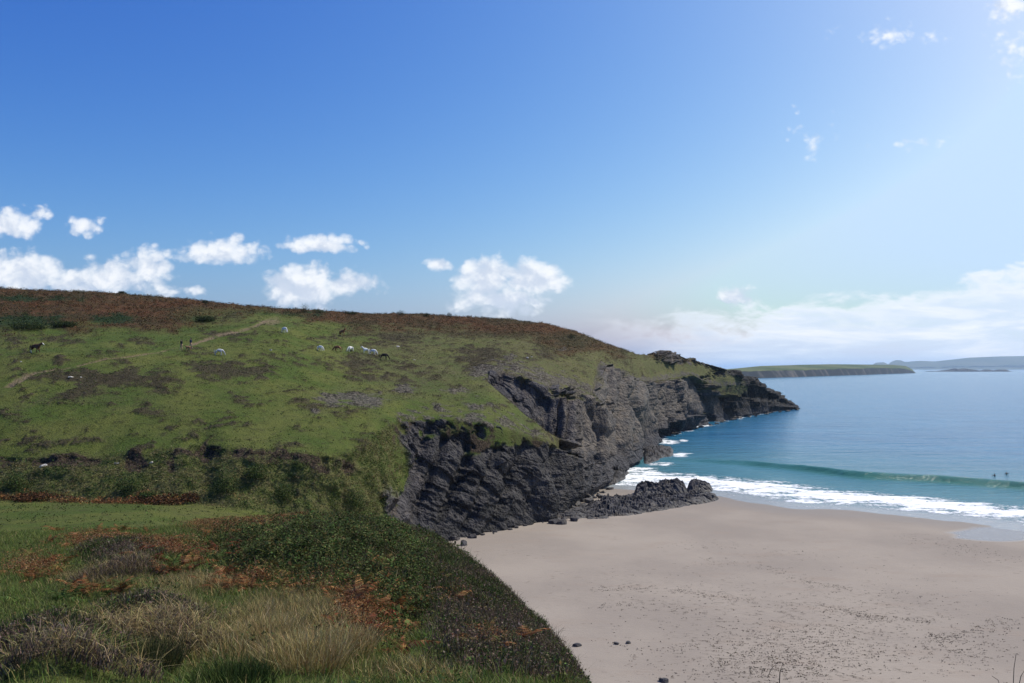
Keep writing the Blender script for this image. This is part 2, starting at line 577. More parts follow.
# bracken and heather of the upper hill
low = np.interp(PXb, [-420, 0, 100, 180, 225, 262, 300, 340, 400, 470, 520, 560, 600, 640, 700], [345, 331, 333, 337, 326, 314, 322, 333, 334, 336, 342, 355, 358, 361, 366])
heath = sstep((low - PYb) / 7 + 2.4 * nG + 1.0 * nB, -.5, 1.4)
heath *= 1 - .9 * blob(225, 318, 60, 14) * (nG > -.2)
hp = (1.1 * blob(110, 382, 120, 20) + .9 * blob(230, 372, 60, 12) + .8 * blob(370, 370, 70, 18) + .7 * blob(390, 338, 70, 8) + .7 * blob(60, 342, 60, 8) + .8 * blob(215, 334, 50, 5) + .8 * blob(470, 352, 50, 14)
      + .6 * blob(60, 440, 70, 8) + .5 * blob(300, 340, 60, 10) + .6 * blob(540, 352, 30, 12) + .6 * blob(195, 354, 40, 5) + .5 * blob(470, 365, 40, 8))
scrub = sstep(hp * 1.15 + 1.5 * nG + 1.5 * nB + .5 * fbm(HX / 1.1, HY / 1.1, HZ / 1.1, 2) - .04, .22, .72)
scrub = scrub * (1 - heath) * (HT > 1.9)
dry = np.clip(sstep(PXb, 290, 420) * sstep(428 - PYb, 0, 60) * .85 + .9 * sstep(PXb, 480, 560) + .5 * blob(130, 385, 160, 30) + .8 * nG + .3 * nA + .5 * sstep(HT, 4.95, 5.05) * (1 - sstep(HT, 5.2, 6.0)) * sstep(PXb, 480, 500), 0, 1)
rust_line = band(PYb, 494, 503, 2.5) * band(HT, .9, 1.35, .1) * sstep(nA + .6 * nB + .05, -.1, .3) * (1 - sstep(PXb, 200, 250)) * sstep(PXb, -400, 8)
path = polydist(PXb + 3 * nA, PYb + 1.2 * nA, [(-20, 398), (2, 391), (16, 382), (34, 374), (60, 370), (100, 361), (128, 357), (160, 352), (186, 345), (212, 337), (236, 332), (256, 326), (268, 320), (276, 318)])
pw = np.interp(PXb, [-20, 20, 40, 110, 190, 260, 280], [4.2, 2.4, 1.0, .9, .8, 1.6, 2.2])
path = (1 - sstep(path, pw * .55, pw * 1.25)) * sstep(nB + .5 * nA + .42, .0, .6)
path = np.maximum(path, .6 * sstep(blob(272, 322, 15, 4.5) + .8 * nB, .3, .6))
path *= (HT > 5)

# relief
N = normals(HX, HY, HZ)
N *= np.sign(N[..., 2:3] + 1e-9) * 1.0
# beds on edge: ribs and gullies run steeply down the face and lean seaward; the near buttress is smoother with slanting beds
arc = np.concatenate([[0], np.cumsum(np.hypot(np.diff(X_of(pxs, Y1, z1)), np.diff(Y1)))])[None, :] + 0 * HT
lean = np.interp(PXb, [380, 470, 560, 640, 800], [1.6, 1.1, .55, .42, .55])
wob = fbm(HX / 13, HY / 13, HZ / 13, 3)
rib = arc + lean * HZ + 5.0 * wob
ad = gsmooth(np.gradient(arc[0]) / np.gradient(pxs), 18, 0)[None, :] + 0 * HT        # metres of cliff per degree of view: far cliffs carry broader ribs
sc = np.clip(1.55 * ad, 1.0, 3.4)
sz = np.interp(PXb, [380, 620, 720, 800], [1.0, 1.1, 1.4, 1.5])
near_w = 1 - sstep(PXb, 500, 575)
r0 = 1 - 2.2 * np.abs(perlin(rib / (11 * sc), HZ / (60 * sz), 8.5))
r1 = 1 - 2 * np.abs(perlin(rib / (5 * sc), HZ / (30 * sz), 1.5))
r2 = 1 - 2 * np.abs(perlin(rib / (3.4 * sc) + 7, HZ / (14 * sz), 4.5))
r3 = fbm(rib / (1.5 * sc), HZ / (6 * sz), HY / 12, 4, .6)
block = fbm(rib / (6.0 * sc), HZ / (13 * sz), 2.5, 3, .5)
q = block * 2.6 + r3 * .8
stepq = (np.floor(q) + sstep(q - np.floor(q), .2, .42)) / 2.6
sl = arc * .42 + HZ * .9 + 3.2 * wob                    # slanting beds of the near buttress
bedA = fbm((arc * .9 - HZ * .42) / 9, sl / 1.5, 3.5, 5, .62)
lq = sl / 1.9 + .8 * fbm(arc / 7, HZ / 7, 4.4, 3)
saw = sstep(lq - np.floor(lq), .0, .85)
amp = np.interp(PXb, [380, 560, 640, 720, 760, 800], [1.0, 1.2, 1.7, 2.1, 1.5, 1.3])
cv1, ce1 = cells(rib / (4.6 * sc), HZ / (17 * sc), HY / (14 * sc) + .3 * wob, 0, .25)
cv2, ce2 = cells(rib / (1.7 * sc) + 9, HZ / (6.5 * sc), HY / (6 * sc), 5, .3)
along = arc * .92 - HZ * .40
kv1, ke1 = cells(along / 8.5, (sl - 2.0 * wob) / 2.1, HY / 6, 3, .4)
kv2, ke2 = cells(along / 2.6, (sl - 2.0 * wob) / .55, HY / 2.6, 8, .4)
farp = 1.4 * r0 + .7 * r1 + .3 * r2 + .25 * r3 + (.75 - .25 * tip) * cv1 + (.28 + .35 * tip) * cv2 - .15 * (ce1 < .06)
nearp = .40 * r1 + .60 * r0 + .34 * kv1 + .17 * kv2 + .16 * bedA - .10 * (ke1 < .05) + .9 * fbm(HX / 12, HY / 12, HZ / 12, 3)
gx_ = PXb - .32 * (PYb - 400)
gully = sum(a_ * np.exp(-((gx_ + 2.5 * nB - c_) / w_) ** 2) for c_, a_, w_ in [(578, 1.6, 3), (596, 2.2, 3), (622, 2.6, 2.5), (640, 2.0, 2.5), (655, 3.0, 3), (672, 2.4, 2.5), (690, 3.2, 3), (710, 2.6, 3), (728, 2.6, 3), (748, 2.0, 3)])
gn_ = PXb + .42 * (PYb - 480)
nearp = nearp - sum(a_ * np.exp(-((gn_ + 3 * nB - c_) / w_) ** 2) for c_, a_, w_ in [(408, 1.0, 4), (428, 1.3, 4), (458, 1.6, 5), (486, 1.0, 4), (512, 1.5, 5), (540, 1.2, 4)]) + .8 * np.clip(fbm(gn_ / 26, .3, 5.5, 3), -.6, .6)
farp = 1.15 * farp + .35 * r1 - gully / 1.6
over = band(HT, 1.72, 1.93, .06) * sstep(PXb, 385, 400) * (1 - sstep(PXb, 540, 560))
disp = amp * (farp * (1 - near_w) + nearp * near_w - .3) - 1.1 * over * np.clip(.6 + 1.2 * nA, 0, 1)
bed1 = r3
fade = np.interp(HT, [0, .1, 1.0, 1.25, 1.9, 2.1], [.2, .3, .5, 1, 1, 1])
fade *= np.where(PXb > 560, 1.0, 1.0) * np.interp(PXb, [785, 800], [1, .25])
ND = N.copy()
ND[..., 2] *= .35
DR = (rock * disp * fade + .45 * crag * (bed1 + .2))[..., None] * ND
hum = .34 * nC * 1.5 + .16 * nA + .10 * nB
bumps = heath * (.55 * np.abs(nB) + .35 * nA) + scrub * .40 * np.clip(nB + .25, 0, 1)
but = fbm(HX / 6.5, HY / 6.5, HZ / 5, 4, .6)
bank_d = bank * (1.7 * but + .6 * nA + .6 * nB + .5 * fbm(HX / 5.2, HY / 5.2, HZ / 7, 3))
gz = (1 - rock) * (hum * np.interp(HT, [0, .9, 1.1, 8], [.25, .3, 1, 1]) + bumps) - path * .25
NB = N.copy(); NB[..., 2] *= .3
DB = (bank_d - holes * 1.3 * bank * (.6 + nB))[..., None] * NB
OX, OY, OZ = HX + DR[..., 0] + DB[..., 0], HY + DR[..., 1] + DB[..., 1], HZ + DR[..., 2] + DB[..., 2] + gz
HXf, HYf, HZf = OX, OY, OZ
rustness = np.clip(.5 + 1.2 * fbm(PXb / 55, PYb / 9, 8.1, 4) + .35 * (blob(150, 308, 160, 14)), 0, 1)
gorse = sstep(2.0 * np.maximum.reduce([blob(25, 322, 60, 11), blob(20, 299, 34, 5), .8 * blob(110, 320, 40, 8), .8 * blob(205, 320, 26, 6), .5 * blob(60, 300, 60, 5), .5 * blob(290, 314, 70, 6)]) + 1.4 * nB, .55, 1.0)
tide = (1 - sstep(HZf + 1.2 * nA, 1.5, 6.0)) * rock
headland_me = mesh_from('headland', np.stack([OX, OY, OZ], -1), grid_faces(NROW, NCOL), dict(dry=dry, slate=np.clip((1 - sstep(PXb + 20 * nA, 545, 600)) * sstep(PXb + 20 * nB, 405, 440) * (HT < 2.2), 0, 1),
    rock=rock, crag=crag, heath=heath, scrub=scrub, bare=bare, path=path, bank=bank, rust=np.maximum(rustness * heath, rust_line), gorse=gorse, tide=tide, rline=rust_line,
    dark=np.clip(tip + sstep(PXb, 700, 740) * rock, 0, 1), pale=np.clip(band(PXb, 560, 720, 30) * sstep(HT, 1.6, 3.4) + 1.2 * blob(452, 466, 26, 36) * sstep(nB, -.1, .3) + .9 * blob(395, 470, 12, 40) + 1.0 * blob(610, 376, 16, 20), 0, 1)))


def headland_point(px, py):
    c = int(np.argmin(np.abs(pxs - px)))
    q = project(HXf[:, c], HYf[:, c], HZf[:, c])[1]
    run = np.minimum.accumulate(q)
    i = int(np.argmax(run <= py))
    return Vector((HXf[i, c], HYf[i, c], HZf[i, c]))


def rock_colour(p, tide=None, dark=None, pale=None, tint=1.0):
    n1 = noise(p, 0.35, 8, .62)
    n2 = noise(map_vec(p, (1.0, 1.0, .42), (R(18), R(-14), 0)), 0.55, 8, .68, .6)
    cr = noise(p, 1.7, 6, .7)
    c = mix(smooth(n2, .32, .68), (.028 * tint, .026 * tint, .030 * tint), (.098 * tint, .090 * tint, .092 * tint))
    c = mix(smooth(n1, .5, .72, 0, .65), c, (.105 * tint, .080 * tint, .056 * tint))
    c = mix(smooth(cr, .60, .78, 0, .6), c, (.20 * tint, .185 * tint, .165 * tint))
    if pale is not None:
        c = mix(pale * smooth(n2, .3, .62, .2, .85), c, mix(smooth(n1, .35, .65), (.082, .072, .063), (.180, .150, .118)))
    if dark is not None:
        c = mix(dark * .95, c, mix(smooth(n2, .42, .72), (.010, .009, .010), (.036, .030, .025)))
    if tide is not None:
        c = mix(tide * .6, c, mix(smooth(n1, .35, .65), (.022, .023, .028), (.075, .075, .085)))
    hgt = n2 * 1.0 + cr * .5 + n1
    return c, hgt


mh, b = material('headland', .95, .12)
p = position()
a_rock, a_crag, a_heath, a_scrub, a_bare, a_path, a_bank = [attr(k) for k in ('rock', 'crag', 'heath', 'scrub', 'bare', 'path', 'bank')]
g1 = noise(p, .12, 6, .6)
g2 = noise(p, .9, 6, .65)
g3 = noise(p, 4.5, 5, .7)
grass = mix(smooth(g1, .36, .64), (.072, .108, .020), (.124, .138, .033))
grass = mix(attr('dry') * smooth(g2, .34, .60, .25, .85), grass, mix(smooth(g3, .4, .6), (.090, .076, .038), (.160, .138, .074)))
grass = mix(smooth(g2, .50, .70, 0, .75), grass, (.058, .060, .020))
grass = mix(smooth(g3, .55, .75, 0, .5), grass, (.15, .14, .06))
grass = mix(smooth(g3, .45, .28, 0, .6), grass, (.040, .058, .014))
bankc = mix(smooth(g2, .35, .65), (.074, .096, .025), (.155, .145, .058))
bankc = mix(smooth(g3, .55, .7, 0, .55), bankc, (.145, .120, .068))
bankc = mix(smooth(g3, .48, .30, 0, .7), bankc, (.026, .032, .012))
grass = mix(a_bank * .85, grass, bankc)
heathc = mix(smooth(g2, .35, .65), (.040, .036, .016), (.075, .060, .026))
heathc = mix(attr('rust') * smooth(g3, .34, .62, .3, 1), heathc, mix(smooth(g2, .4, .7), (.105, .040, .017), (.145, .072, .030)))
heathc = mix(attr('gorse'), heathc, mix(smooth(g3, .4, .65), (.014, .028, .010), (.034, .058, .018)))
col = mix(a_heath, grass, heathc)
scr = mix(smooth(g3, .40, .62), (.034, .026, .019), (.088, .070, .042))
col = mix(a_scrub * smooth(g3, .36, .50, .25, .95), col, scr)
col = mix(attr('rline'), col, mix(smooth(g3, .4, .6), (.04, .022, .012), (.11, .045, .02)))
col = mix(a_bare, col, mix(smooth(g3, .42, .66), (.026, .020, .014), (.125, .090, .062)))
col = mix(a_path * smooth(g3, .30, .52, .45, 1.0), col, mix(smooth(g3, .35, .65), (.15, .115, .072), (.25, .19, .125)))
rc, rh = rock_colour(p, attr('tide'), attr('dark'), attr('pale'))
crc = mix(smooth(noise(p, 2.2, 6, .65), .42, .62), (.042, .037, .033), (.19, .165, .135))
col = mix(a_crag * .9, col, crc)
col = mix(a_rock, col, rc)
slate = mix(smooth(noise(map_vec(p, (.5, .5, 1.6), (0, R(-24), 0)), .6, 7, .65, .4), .36, .66), (.020, .020, .021), (.072, .067, .066))
col = mix(attr('slate') * a_rock * .85, col, slate)
put(b, 'Base Color', col)
put(b, 'Roughness', a_rock * -.30 + .97)
fr = voronoi(map_vec(p, (1, 1, .6), (R(20), R(25), 0)), 1.1) + voronoi(p, 3.1) * .5
bump(b, g3 * (1.0 - a_rock * .8) * .6 + (rh * .8 + fr * .9) * a_rock + g2 * .5, 1.0, .6)
headland = link('headland_hill', headland_me, mh, kind='structure')

# ------------------------------------------------------------------ shore line, beach and sea
WL = [shore(540, 486), shore(600, 487), shore(650, 489), shore(690, 491.5), shore(716, 494), shore(760, 501), shore(797, 507), shore(850, 510), shore(893, 513), shore(960, 520), shore(1024, 527.5), shore(1100, 536), shore(1250, 546), shore(1600, 556), shore(2600, 570)]
WLp = [(X_of(px, Y, 0), Y) for px, py, Y in WL]


def shore_dist(x, y):
    """metres to the water's edge, positive on the sea side"""
    d = polydist(x, y, WLp)
    yl = np.interp(x, [p[0] for p in WLp], [p[1] for p in WLp])
    return np.where(y > yl, d, -d)


bpx = np.concatenate([np.arange(-300, 380, 20.0), np.arange(380, 1100, 2.2), np.arange(1100, 2600, 15.0)])
bY = np.concatenate([np.geomspace(2, 60, 60), np.geomspace(60.5, 262, 420)])
BY, BPX = np.meshgrid(bY, bpx, indexing='ij')
BX = (BPX - CX) / F * BY
bd = shore_dist(BX, BY)
BZ = np.where(bd < 0, np.clip(-bd, 0, 90) * .0175, -bd * .05)
BZ = BZ + .05 * fbm(BX / 13, BY / 13, 1.0, 4) + .018 * fbm(BX / 1.6, BY / 1.6, 4.0, 3) * (bd < -14)
foot = (.045 * np.clip(fbm(BX / .8, BY / .8, 7.0, 2) - .12, 0, 1)) * sstep(-bd, 16, 34) * sstep(fbm(BX / 8, BY / 8, 3.0, 4), -.02, .35)
BZ = BZ - foot
wetf = sstep(bd, -15, -5)
pool = sstep(blob(1000, 534, 70, 10, BPX, project(BX, BY, BZ)[1]) + .25 * fbm(BX / 9, BY / 4, 2.0, 4), .12, .4)
BZ = BZ - .03 * pool
beach_me = mesh_from('beach', np.stack([BX, BY, BZ], -1), grid_faces(*BX.shape), dict(wet=np.clip(np.maximum(wetf, pool), 0, 1), pool=pool, tidemark=sstep(-bd, 14, 45), weedy=np.clip(1.3 * blob(800, 640, 190, 75, BPX, project(BX, BY, BZ)[1]) + .8 * blob(990, 540, 90, 30, BPX, project(BX, BY, BZ)[1]) + .7 * blob(640, 590, 120, 40, BPX, project(BX, BY, BZ)[1]), 0, 1)))
mb, b = material('sand', .95, .2)
p = position()
flat = map_vec(p, (1, 1, 0))
s1 = noise(flat, .05, 6, .55)
s2 = noise(map_vec(p, (.35, 1.0, 0), (0, 0, R(12))), .33, 7, .62)
s3 = noise(flat, 9.0, 4, .7)
s4 = noise(map_vec(p, (.6, 1.1, 0), (0, 0, R(-8))), 1.9, 5, .72)
sand = mix(smooth(s1, .35, .65), (.258, .221, .186), (.312, .268, .222))
sand = mix(smooth(s2, .52, .72, 0, .55), sand, (.275, .222, .178))
patch = noise(flat, .055, 4, .55, .6)
weed = smooth(s4, .51, .64) * smooth(noise(flat, .45, 5, .6, 1.0), .45, .62) * smooth(s3, .34, .50) * smooth(patch * .5 + attr('weedy') * .5, .34, .55)
sand = mix(weed * attr('tidemark') * .80, sand, (.085, .068, .05))
speck = smooth(noise(map_vec(p, (.55, 1.2, 0), (0, 0, R(20))), 1.3, 3, .7), .60, .70) * smooth(noise(flat, .09, 3, .5), .47, .60)
sand = mix(speck * attr('tidemark') * .75, sand, (.12, .09, .068))
wet = attr('wet')
sand = mix(wet * .75, sand, (.190, .160, .135))
put(b, 'Base Color', sand)
put(b, 'Roughness', 1.0 - wet * .35 - attr('pool') * .45)
put(b, 'Specular IOR Level', wet * .15 + attr('pool') * .45 + .15)
bump(b, s3 * .25 + s4 * 1.0 + s2, .45, .12)
beach = link('beach', beach_me, mb, kind='structure')

# sea
spx = np.concatenate([np.arange(-700, 560, 20.0), np.arange(560, 1110, 1.7), np.arange(1110, 2600, 14.0)])
sY = np.concatenate([np.arange(70, 120, 2.0), np.arange(120, 262, .27), np.geomspace(262.4, 900, 330), np.geomspace(904, 90000, 150)])
SY, SPX = np.meshgrid(sY, spx, indexing='ij')
SX = (SPX - CX) / F * SY
sd = shore_dist(SX, SY)
near = np.clip(1 - (SY - 200) / 900, 0, 1)
wobd = sd + 2.2 * fbm(SX / 26, SY / 26, 2.0, 3) + .5 * fbm(SX / 5, SY / 5, 1.0, 2)
SZ = .03 + near * (.05 * fbm(SX / 6, SY / 3, 0.3, 4) + .05 * perlin(SX / 19, SY / 8, 5.0)) * sstep(sd, 3, 25)
crest = np.interp(SX, [-5, 42, 60, 77, 96, 112, 190], [57, 55, 52, 46.5, 48, 48, 48])
swell_a = np.interp(SX, [20, 44, 62, 80, 130, 180], [0, .3, 1.05, 1.35, 1.25, 1.1]) * (1 + .22 * fbm(SX / 12, .5, .5, 3))
u = wobd * .35 + sd * .65 - crest
SZ += swell_a * np.where(u < 0, np.exp(-(u / 2.3) ** 2), np.exp(-(u / 6.5) ** 2))
brk = sd - 15.5 + 2.0 * fbm(SX / 16, 0.2, 0.7, 3)
brk_a = .42 * np.clip(.5 + 1.3 * fbm(SX / 15, 9.2, 0.7, 2), 0, 1)
SZ += brk_a * np.where(brk < 0, np.exp(-(brk / 1.0) ** 2), np.exp(-(brk / 3.0) ** 2)) * sstep(sd, 4, 10)
SZ += near * .10 * np.sin(sd / 34 * 6.28 + 1.5 * fbm(SX / 50, SY / 50, .1, 2)) * sstep(sd, 62, 100)
# foam: the broken water along the sand, and white water at the foot of the rocks
out = np.interp(SX, [35, 60, 80, 110, 200], [30, 28, 25, 22, 21])
env = sstep(wobd, 1.5, 6.0) * (1 - sstep(wobd, out * .72, out * 1.12))
edge = np.exp(-((wobd - 1.4) / .8) ** 2) * .55 + np.exp(-((brk + 1.0) / 1.4) ** 2) * .65 * sstep(brk_a, .12, .3)
cliffline = [(X_of(px, Y, 0), Y) for px, py, Y in R1 if px >= 590]
cd = polydist(SX, SY, cliffline)
sp, sq = project(SX, SY, SZ)
wash = (1 - sstep(cd + 3.5 * fbm(SX / 11, SY / 11, 3.1, 3), .8, 4.5)) * np.interp(SPX, [590, 660, 740, 800, 806], [.8, .75, .62, .35, 0])
spots = np.maximum.reduce([blob(668, 442, 26, 4.0, sp, sq), blob(683, 441, 10, 2.5, sp, sq), blob(680, 455, 16, 5, sp, sq), blob(660, 464, 24, 3.2, sp, sq), 1.4 * blob(640, 474, 36, 10, sp, sq), 1.2 * blob(655, 482, 46, 8, sp, sq), .6 * blob(718, 421, 12, 2, sp, sq)])
spots = sstep(spots * 1.1 + .8 * fbm(SX / 7, SY / 3.2, 6.0, 4, .6) - .12, .10, .65)
lacy = fbm(SX / 5.0, SY / 2.6, 8.0, 4, .6)
env = env * np.clip(.58 + .75 * lacy + .35 * fbm(SX / 14, SY / 4, 3.0, 3) + .28 * np.exp(-((wobd - out * .55) / 3.0) ** 2), 0, 1)
wash = wash * np.clip(.55 + 1.2 * fbm(SX / 9, SY / 9, 5.5, 3), 0, 1)
foam = np.clip(np.maximum.reduce([env, edge * sstep(sd, -2, 1) * np.clip(.55 + .9 * lacy, 0, 1), wash, spots * np.clip(.62 + .8 * lacy, 0, 1)]), 0, 1)
sea_me = mesh_from('sea', np.stack([SX, SY, SZ], -1), grid_faces(*SX.shape), dict(foam=foam, shallow=1 - sstep(wobd, 1.0, 11.0), inshore=1 - sstep(sd, 20, 150), far=sstep(SY, 300, 3000), swell=swell_a * np.exp(-((u + 2.0) / 2.6) ** 2)))
ms, b = material('sea_water', .12, .25)
p = position()
flat = map_vec(p, (1, 1, 0))
w1 = noise(map_vec(p, (.5, 1, 0), (0, 0, R(-14))), .55, 5, .6)
w2 = noise(map_vec(p, (.55, 1, 0), (0, 0, R(8))), 2.6, 4, .6)
w3 = noise(map_vec(p, (.35, 1, 0), (0, 0, R(-10))), .06, 5, .6)
deep = mix(smooth(w3, .35, .65), (.014, .105, .215), (.028, .145, .265))
c = mix(attr('inshore') * .8, deep, (.060, .190, .215))
c = mix(attr('far') * .5, c, (.030, .135, .225))
c = mix(attr('swell') * .75, c, (.030, .140, .105))  # green light through the swell's face, painted into the base colour
c = mix(attr('shallow') * .85, c, (.36, .36, .36))
lace = voronoi(flat, .85, 'DISTANCE_TO_EDGE')
lace2 = noise(flat, .9, 6, .7)
lace3 = noise(map_vec(p, (.45, 1, 0), (0, 0, R(-12))), 2.8, 4, .7)
fo = attr('foam')
fm = smooth(fo * 1.15 + (lace2 - .5) * 1.5 + (lace3 - .5) * 1.3 - lace * .3, .40, .72)
c = mix(fm * smooth(fo, .02, .12), c, (.84, .86, .88))
put(b, 'Base Color', c)
put(b, 'Roughness', fm * .7 + .16)
put(b, 'IOR', 1.33)
w4 = noise(map_vec(p, (.35, 1, 0), (0, 0, R(-9))), .17, 4, .55)
bump(b, w4 * 3.0 + w1 * 1.2 + w2 * .35 + fm * .5, .75, .5)
sea = link('sea', sea_me, ms, kind='structure')

# ------------------------------------------------------------------ land across the bay
def far_land(name, top, base, cliff, depth, seg, tint_fn, nx=500):
    a0, a1 = top[0][0], top[-1][0]
    q = np.linspace(a0, a1, nx)
    Yb = np.interp(q, [c[0] for c in base], [Y_of(y, 0) if Yv is None else Yv for _, y, Yv in base])
    pc = np.interp(q, [c[0] for c in cliff], [c[1] for c in cliff])
    pt = np.interp(q, [c[0] for c in top], [c[1] for c in top])
    nz = fbm(q / 7, 2.0, .4, 4)
    rows = []
    jag = Yb * .012 * fbm(q / 18, 1.0, 1.4, 4, .6)
    pc = pc + .7 * fbm(q / 10, 4.0, 2.4, 4, .6)
    for f in np.linspace(0, 1, 14):                    # the cliff
        z = (z_of(pc, Yb * 1.01) + nz * Yb * .0009) * f - 2 * (1 - f)
        rows.append((q, Yb + jag * (1 - .4 * f) + Yb * .020 * f + Yb * .0012 * fbm(q / 5, f * 2, .3, 3), z, 0 * q + (1 if f < .95 else 0)))
    for f in np.linspace(.08, 1, 16):                  # the top
        Yt = Yb * 1.012 + depth * f
        z = z_of(pc, Yb * 1.01) * (1 - f) + z_of(pt, Yb * 1.012 + depth) * f
        rows.append((q, Yt, z + 0 * nz, 0 * q))
    rows.append((q, Yb * 1.012 + depth * 1.6, 0 * q - 5, 0 * q))
    Yg = np.array([r[1] for r in rows]); Zg = np.array([r[2] for r in rows]); Xg = (q[None] - CX) / F * Yg
    return Xg, Yg, Zg, np.array([r[3] for r in rows])


top = [(690, 372), (735, 368.5), (760, 366), (800, 364.8), (830, 364.2), (870, 364.6), (893, 364.8), (906, 366), (912, 369.5), (915.5, 373)]
base = [(690, 379.5, None), (735, 379, None), (800, 377, None), (860, 375, None), (900, 373.6, None), (916, 373.2, None)]
cl = [(690, 374), (735, 371.5), (760, 370.5), (800, 370), (840, 368.5), (880, 367.8), (900, 367.8), (910, 370), (915.5, 373)]
Xg, Yg, Zg, cg = far_land('far', top, base, cl, 700, None, None)
me = mesh_from('far_headland', np.stack([Xg, Yg, Zg], -1), grid_faces(*Xg.shape), dict(cliff=cg))
mf, b = material('far_headland', .95, .1)
p = position()
f1 = noise(map_vec(p, (1, .35, 1)), .006, 4, .5)
f2 = noise(map_vec(p, (1, 1, .35)), .016, 5, .6)
fields = mix(smooth(f1, .44, .52), (.060, .085, .025), (.105, .120, .045))
cc = mix(smooth(f2, .50, .66) * smooth(noise(map_vec(p, (1, 1, .1)), 0.008, 3, .5), .36, .52), (.026, .029, .032), (.11, .10, .09))
cc = mix(smooth(noise(p, .012, 5, .6) + (split(p)[2] - 20.0) * .014, .50, .62, 0, .85), cc, (.040, .052, .022))
put(b, 'Base Color', mix(attr('cliff'), fields, cc))
link('far_headland', me, mf, kind='structure')

top = [(868, 369), (872, 365), (876, 362.6), (884, 362.2), (888, 364.4), (891, 362), (896, 360), (901, 360.4), (905, 362), (920, 360.8), (935, 361.4), (950, 359.8), (970, 357.6), (1000, 356.4), (1024, 356), (1080, 354.5), (1200, 352), (1400, 353), (1700, 359)]
base = [(868, 0, 13000), (1700, 0, 13000)]
cl = [(868, 369.4), (872, 368.4), (1000, 366.8), (1700, 366)]
Xg, Yg, Zg, cg = far_land('hill', top, base, cl, 900, None, None, 700)
me = mesh_from('distant_hills', np.stack([Xg, Yg, Zg], -1), grid_faces(*Xg.shape), dict(cliff=cg))
mf2, b = material('distant_hills', .95, .1)
p = position()
put(b, 'Base Color', mix(smooth(noise(p, .002, 4, .5), .4, .6), (.05, .065, .030), (.085, .09, .045)))
link('distant_hills', me, mf2, kind='structure')

# ------------------------------------------------------------------ the near hillock the view is taken from
CR = [(-700, 537, 33), (0, 531, 36), (60, 528, 36), (100, 529, 36), (200, 524, 35), (250, 520, 34), (330, 519, 33), (370, 521, 33), (400, 528, 33), (440, 542, 32), (460, 552, 31), (480, 567, 29.5),
      (510, 593, 26.5), (540, 623, 23.5), (565, 655, 20), (585, 685, 17), (600, 708, 15), (640, 765, 12), (700, 850, 10), (850, 1010, 8), (1100, 1300, 6), (1500, 1700, 5), (2400, 2200, 4)]
F2 = [(-700, 610, 17), (0, 606, 19), (250, 598, 18.5), (330, 600, 18), (400, 605, 18), (440, 612, 18.5), (480, 627, 18.5), (510, 640, 18), (540, 658, 17), (585, 702, 14.2), (640, 790, 10.5), (700, 880, 8.4), (850, 1060, 6.5), (1100, 1400, 5), (1500, 1800, 4.2), (2400, 2300, 3.6)]
F1 = [(-700, 690, 10.5), (500, 690, 11), (540, 694, 12.3), (585, 722, 11.6), (640, 820, 9), (700, 920, 7), (850, 1120, 5.4), (1100, 1500, 4.2), (1500, 1900, 3.6), (2400, 2400, 3.2)]
fpx = np.concatenate([np.arange(-700, -30, 6.0), np.arange(-30, 640, 1.25), np.arange(640, 1100, 4.0), np.arange(1100, 2401, 26.0)])
fc = []
for T in (F1, F2, CR):
    py, Y = interp_rows(fpx, T)
    fc.append((gsmooth(Y, 5, 0), gsmooth(z_of(py, Y), 5, 0)))
Yc3, zc3 = fc[-1]
Y4 = np.interp(fpx, [-700, 200, 250, 350, 440, 480], [48, 48, 47, 46, 44, 0])
Y4 = np.where(fpx > 440, np.interp(fpx, [440, 480, 600, 700, 2400], [44, 41, 26, 19, 12]), Y4)
z4 = np.interp(fpx, [-700, 200, 250, 300, 350, 440, 480], [12.6, 12.6, 10.0, 7.5, 4.5, 2.2, 1.0])
Y5 = Y4 + 8
z5 = z4 - 2.4
ctl = [(0 * fpx + .9, 0 * fpx + 23.25)] + fc + [(Y4, z4), (Y5, z5), (Y5 + 7, 0 * z5 - 1.5)]
segs = [30, 110, 150, 50, 14, 16]
ry, rz, rt = [], [], []
for j, n in enumerate(segs):
    for k in range(n + (1 if j == len(segs) - 1 else 0)):
        f = k / n
        ry.append(ctl[j][0] * (1 - f) + ctl[j + 1][0] * f)
        rz.append(ctl[j][1] * (1 - f) + ctl[j + 1][1] * f)
        rt.append(j + f + 0 * fpx)
GY, GZ, GT = gsmooth(np.array(ry), 8, 0), gsmooth(np.array(rz), 8, 0), np.array(rt)
GPX = np.broadcast_to(fpx[None], GY.shape)
GX = (GPX - CX) / F * (GY * cP + (GZ - H) * sP)
gpx, gpy = project(GX, GY, GZ)
gn = fbm(GX / 3.2, GY / 3.2, 1.0, 4)
gm = fbm(GX / 1.1, GY / 1.1, 6.0, 3)
mounds = .55 * blob(55, 668, 100, 42, gpx, gpy) + .40 * blob(150, 630, 80, 24, gpx, gpy) + .40 * blob(125, 562, 60, 20, gpx, gpy) + .55 * blob(330, 556, 130, 38, gpx, gpy) - .5 * blob(400, 618, 40, 30, gpx, gpy) - .3 * blob(95, 598, 70, 12, gpx, gpy) - .25 * blob(225, 555, 30, 18, gpx, gpy)
near_cam = sstep(GT, .25, .95)
GZ = GZ + near_cam * (.22 * gn + .13 * gm + 1.5 * mounds * .8) * np.interp(GT, [0, 4, 5, 6], [1, 1, .5, .3])
gfx, gfy = project(GX, GY, np.where(GT < .3, GZ - 0.0, GZ))

# what grows where, in shares
def gb(cx, cy, rx, ry):
    return blob(cx, cy, rx, ry, gpx, gpy)


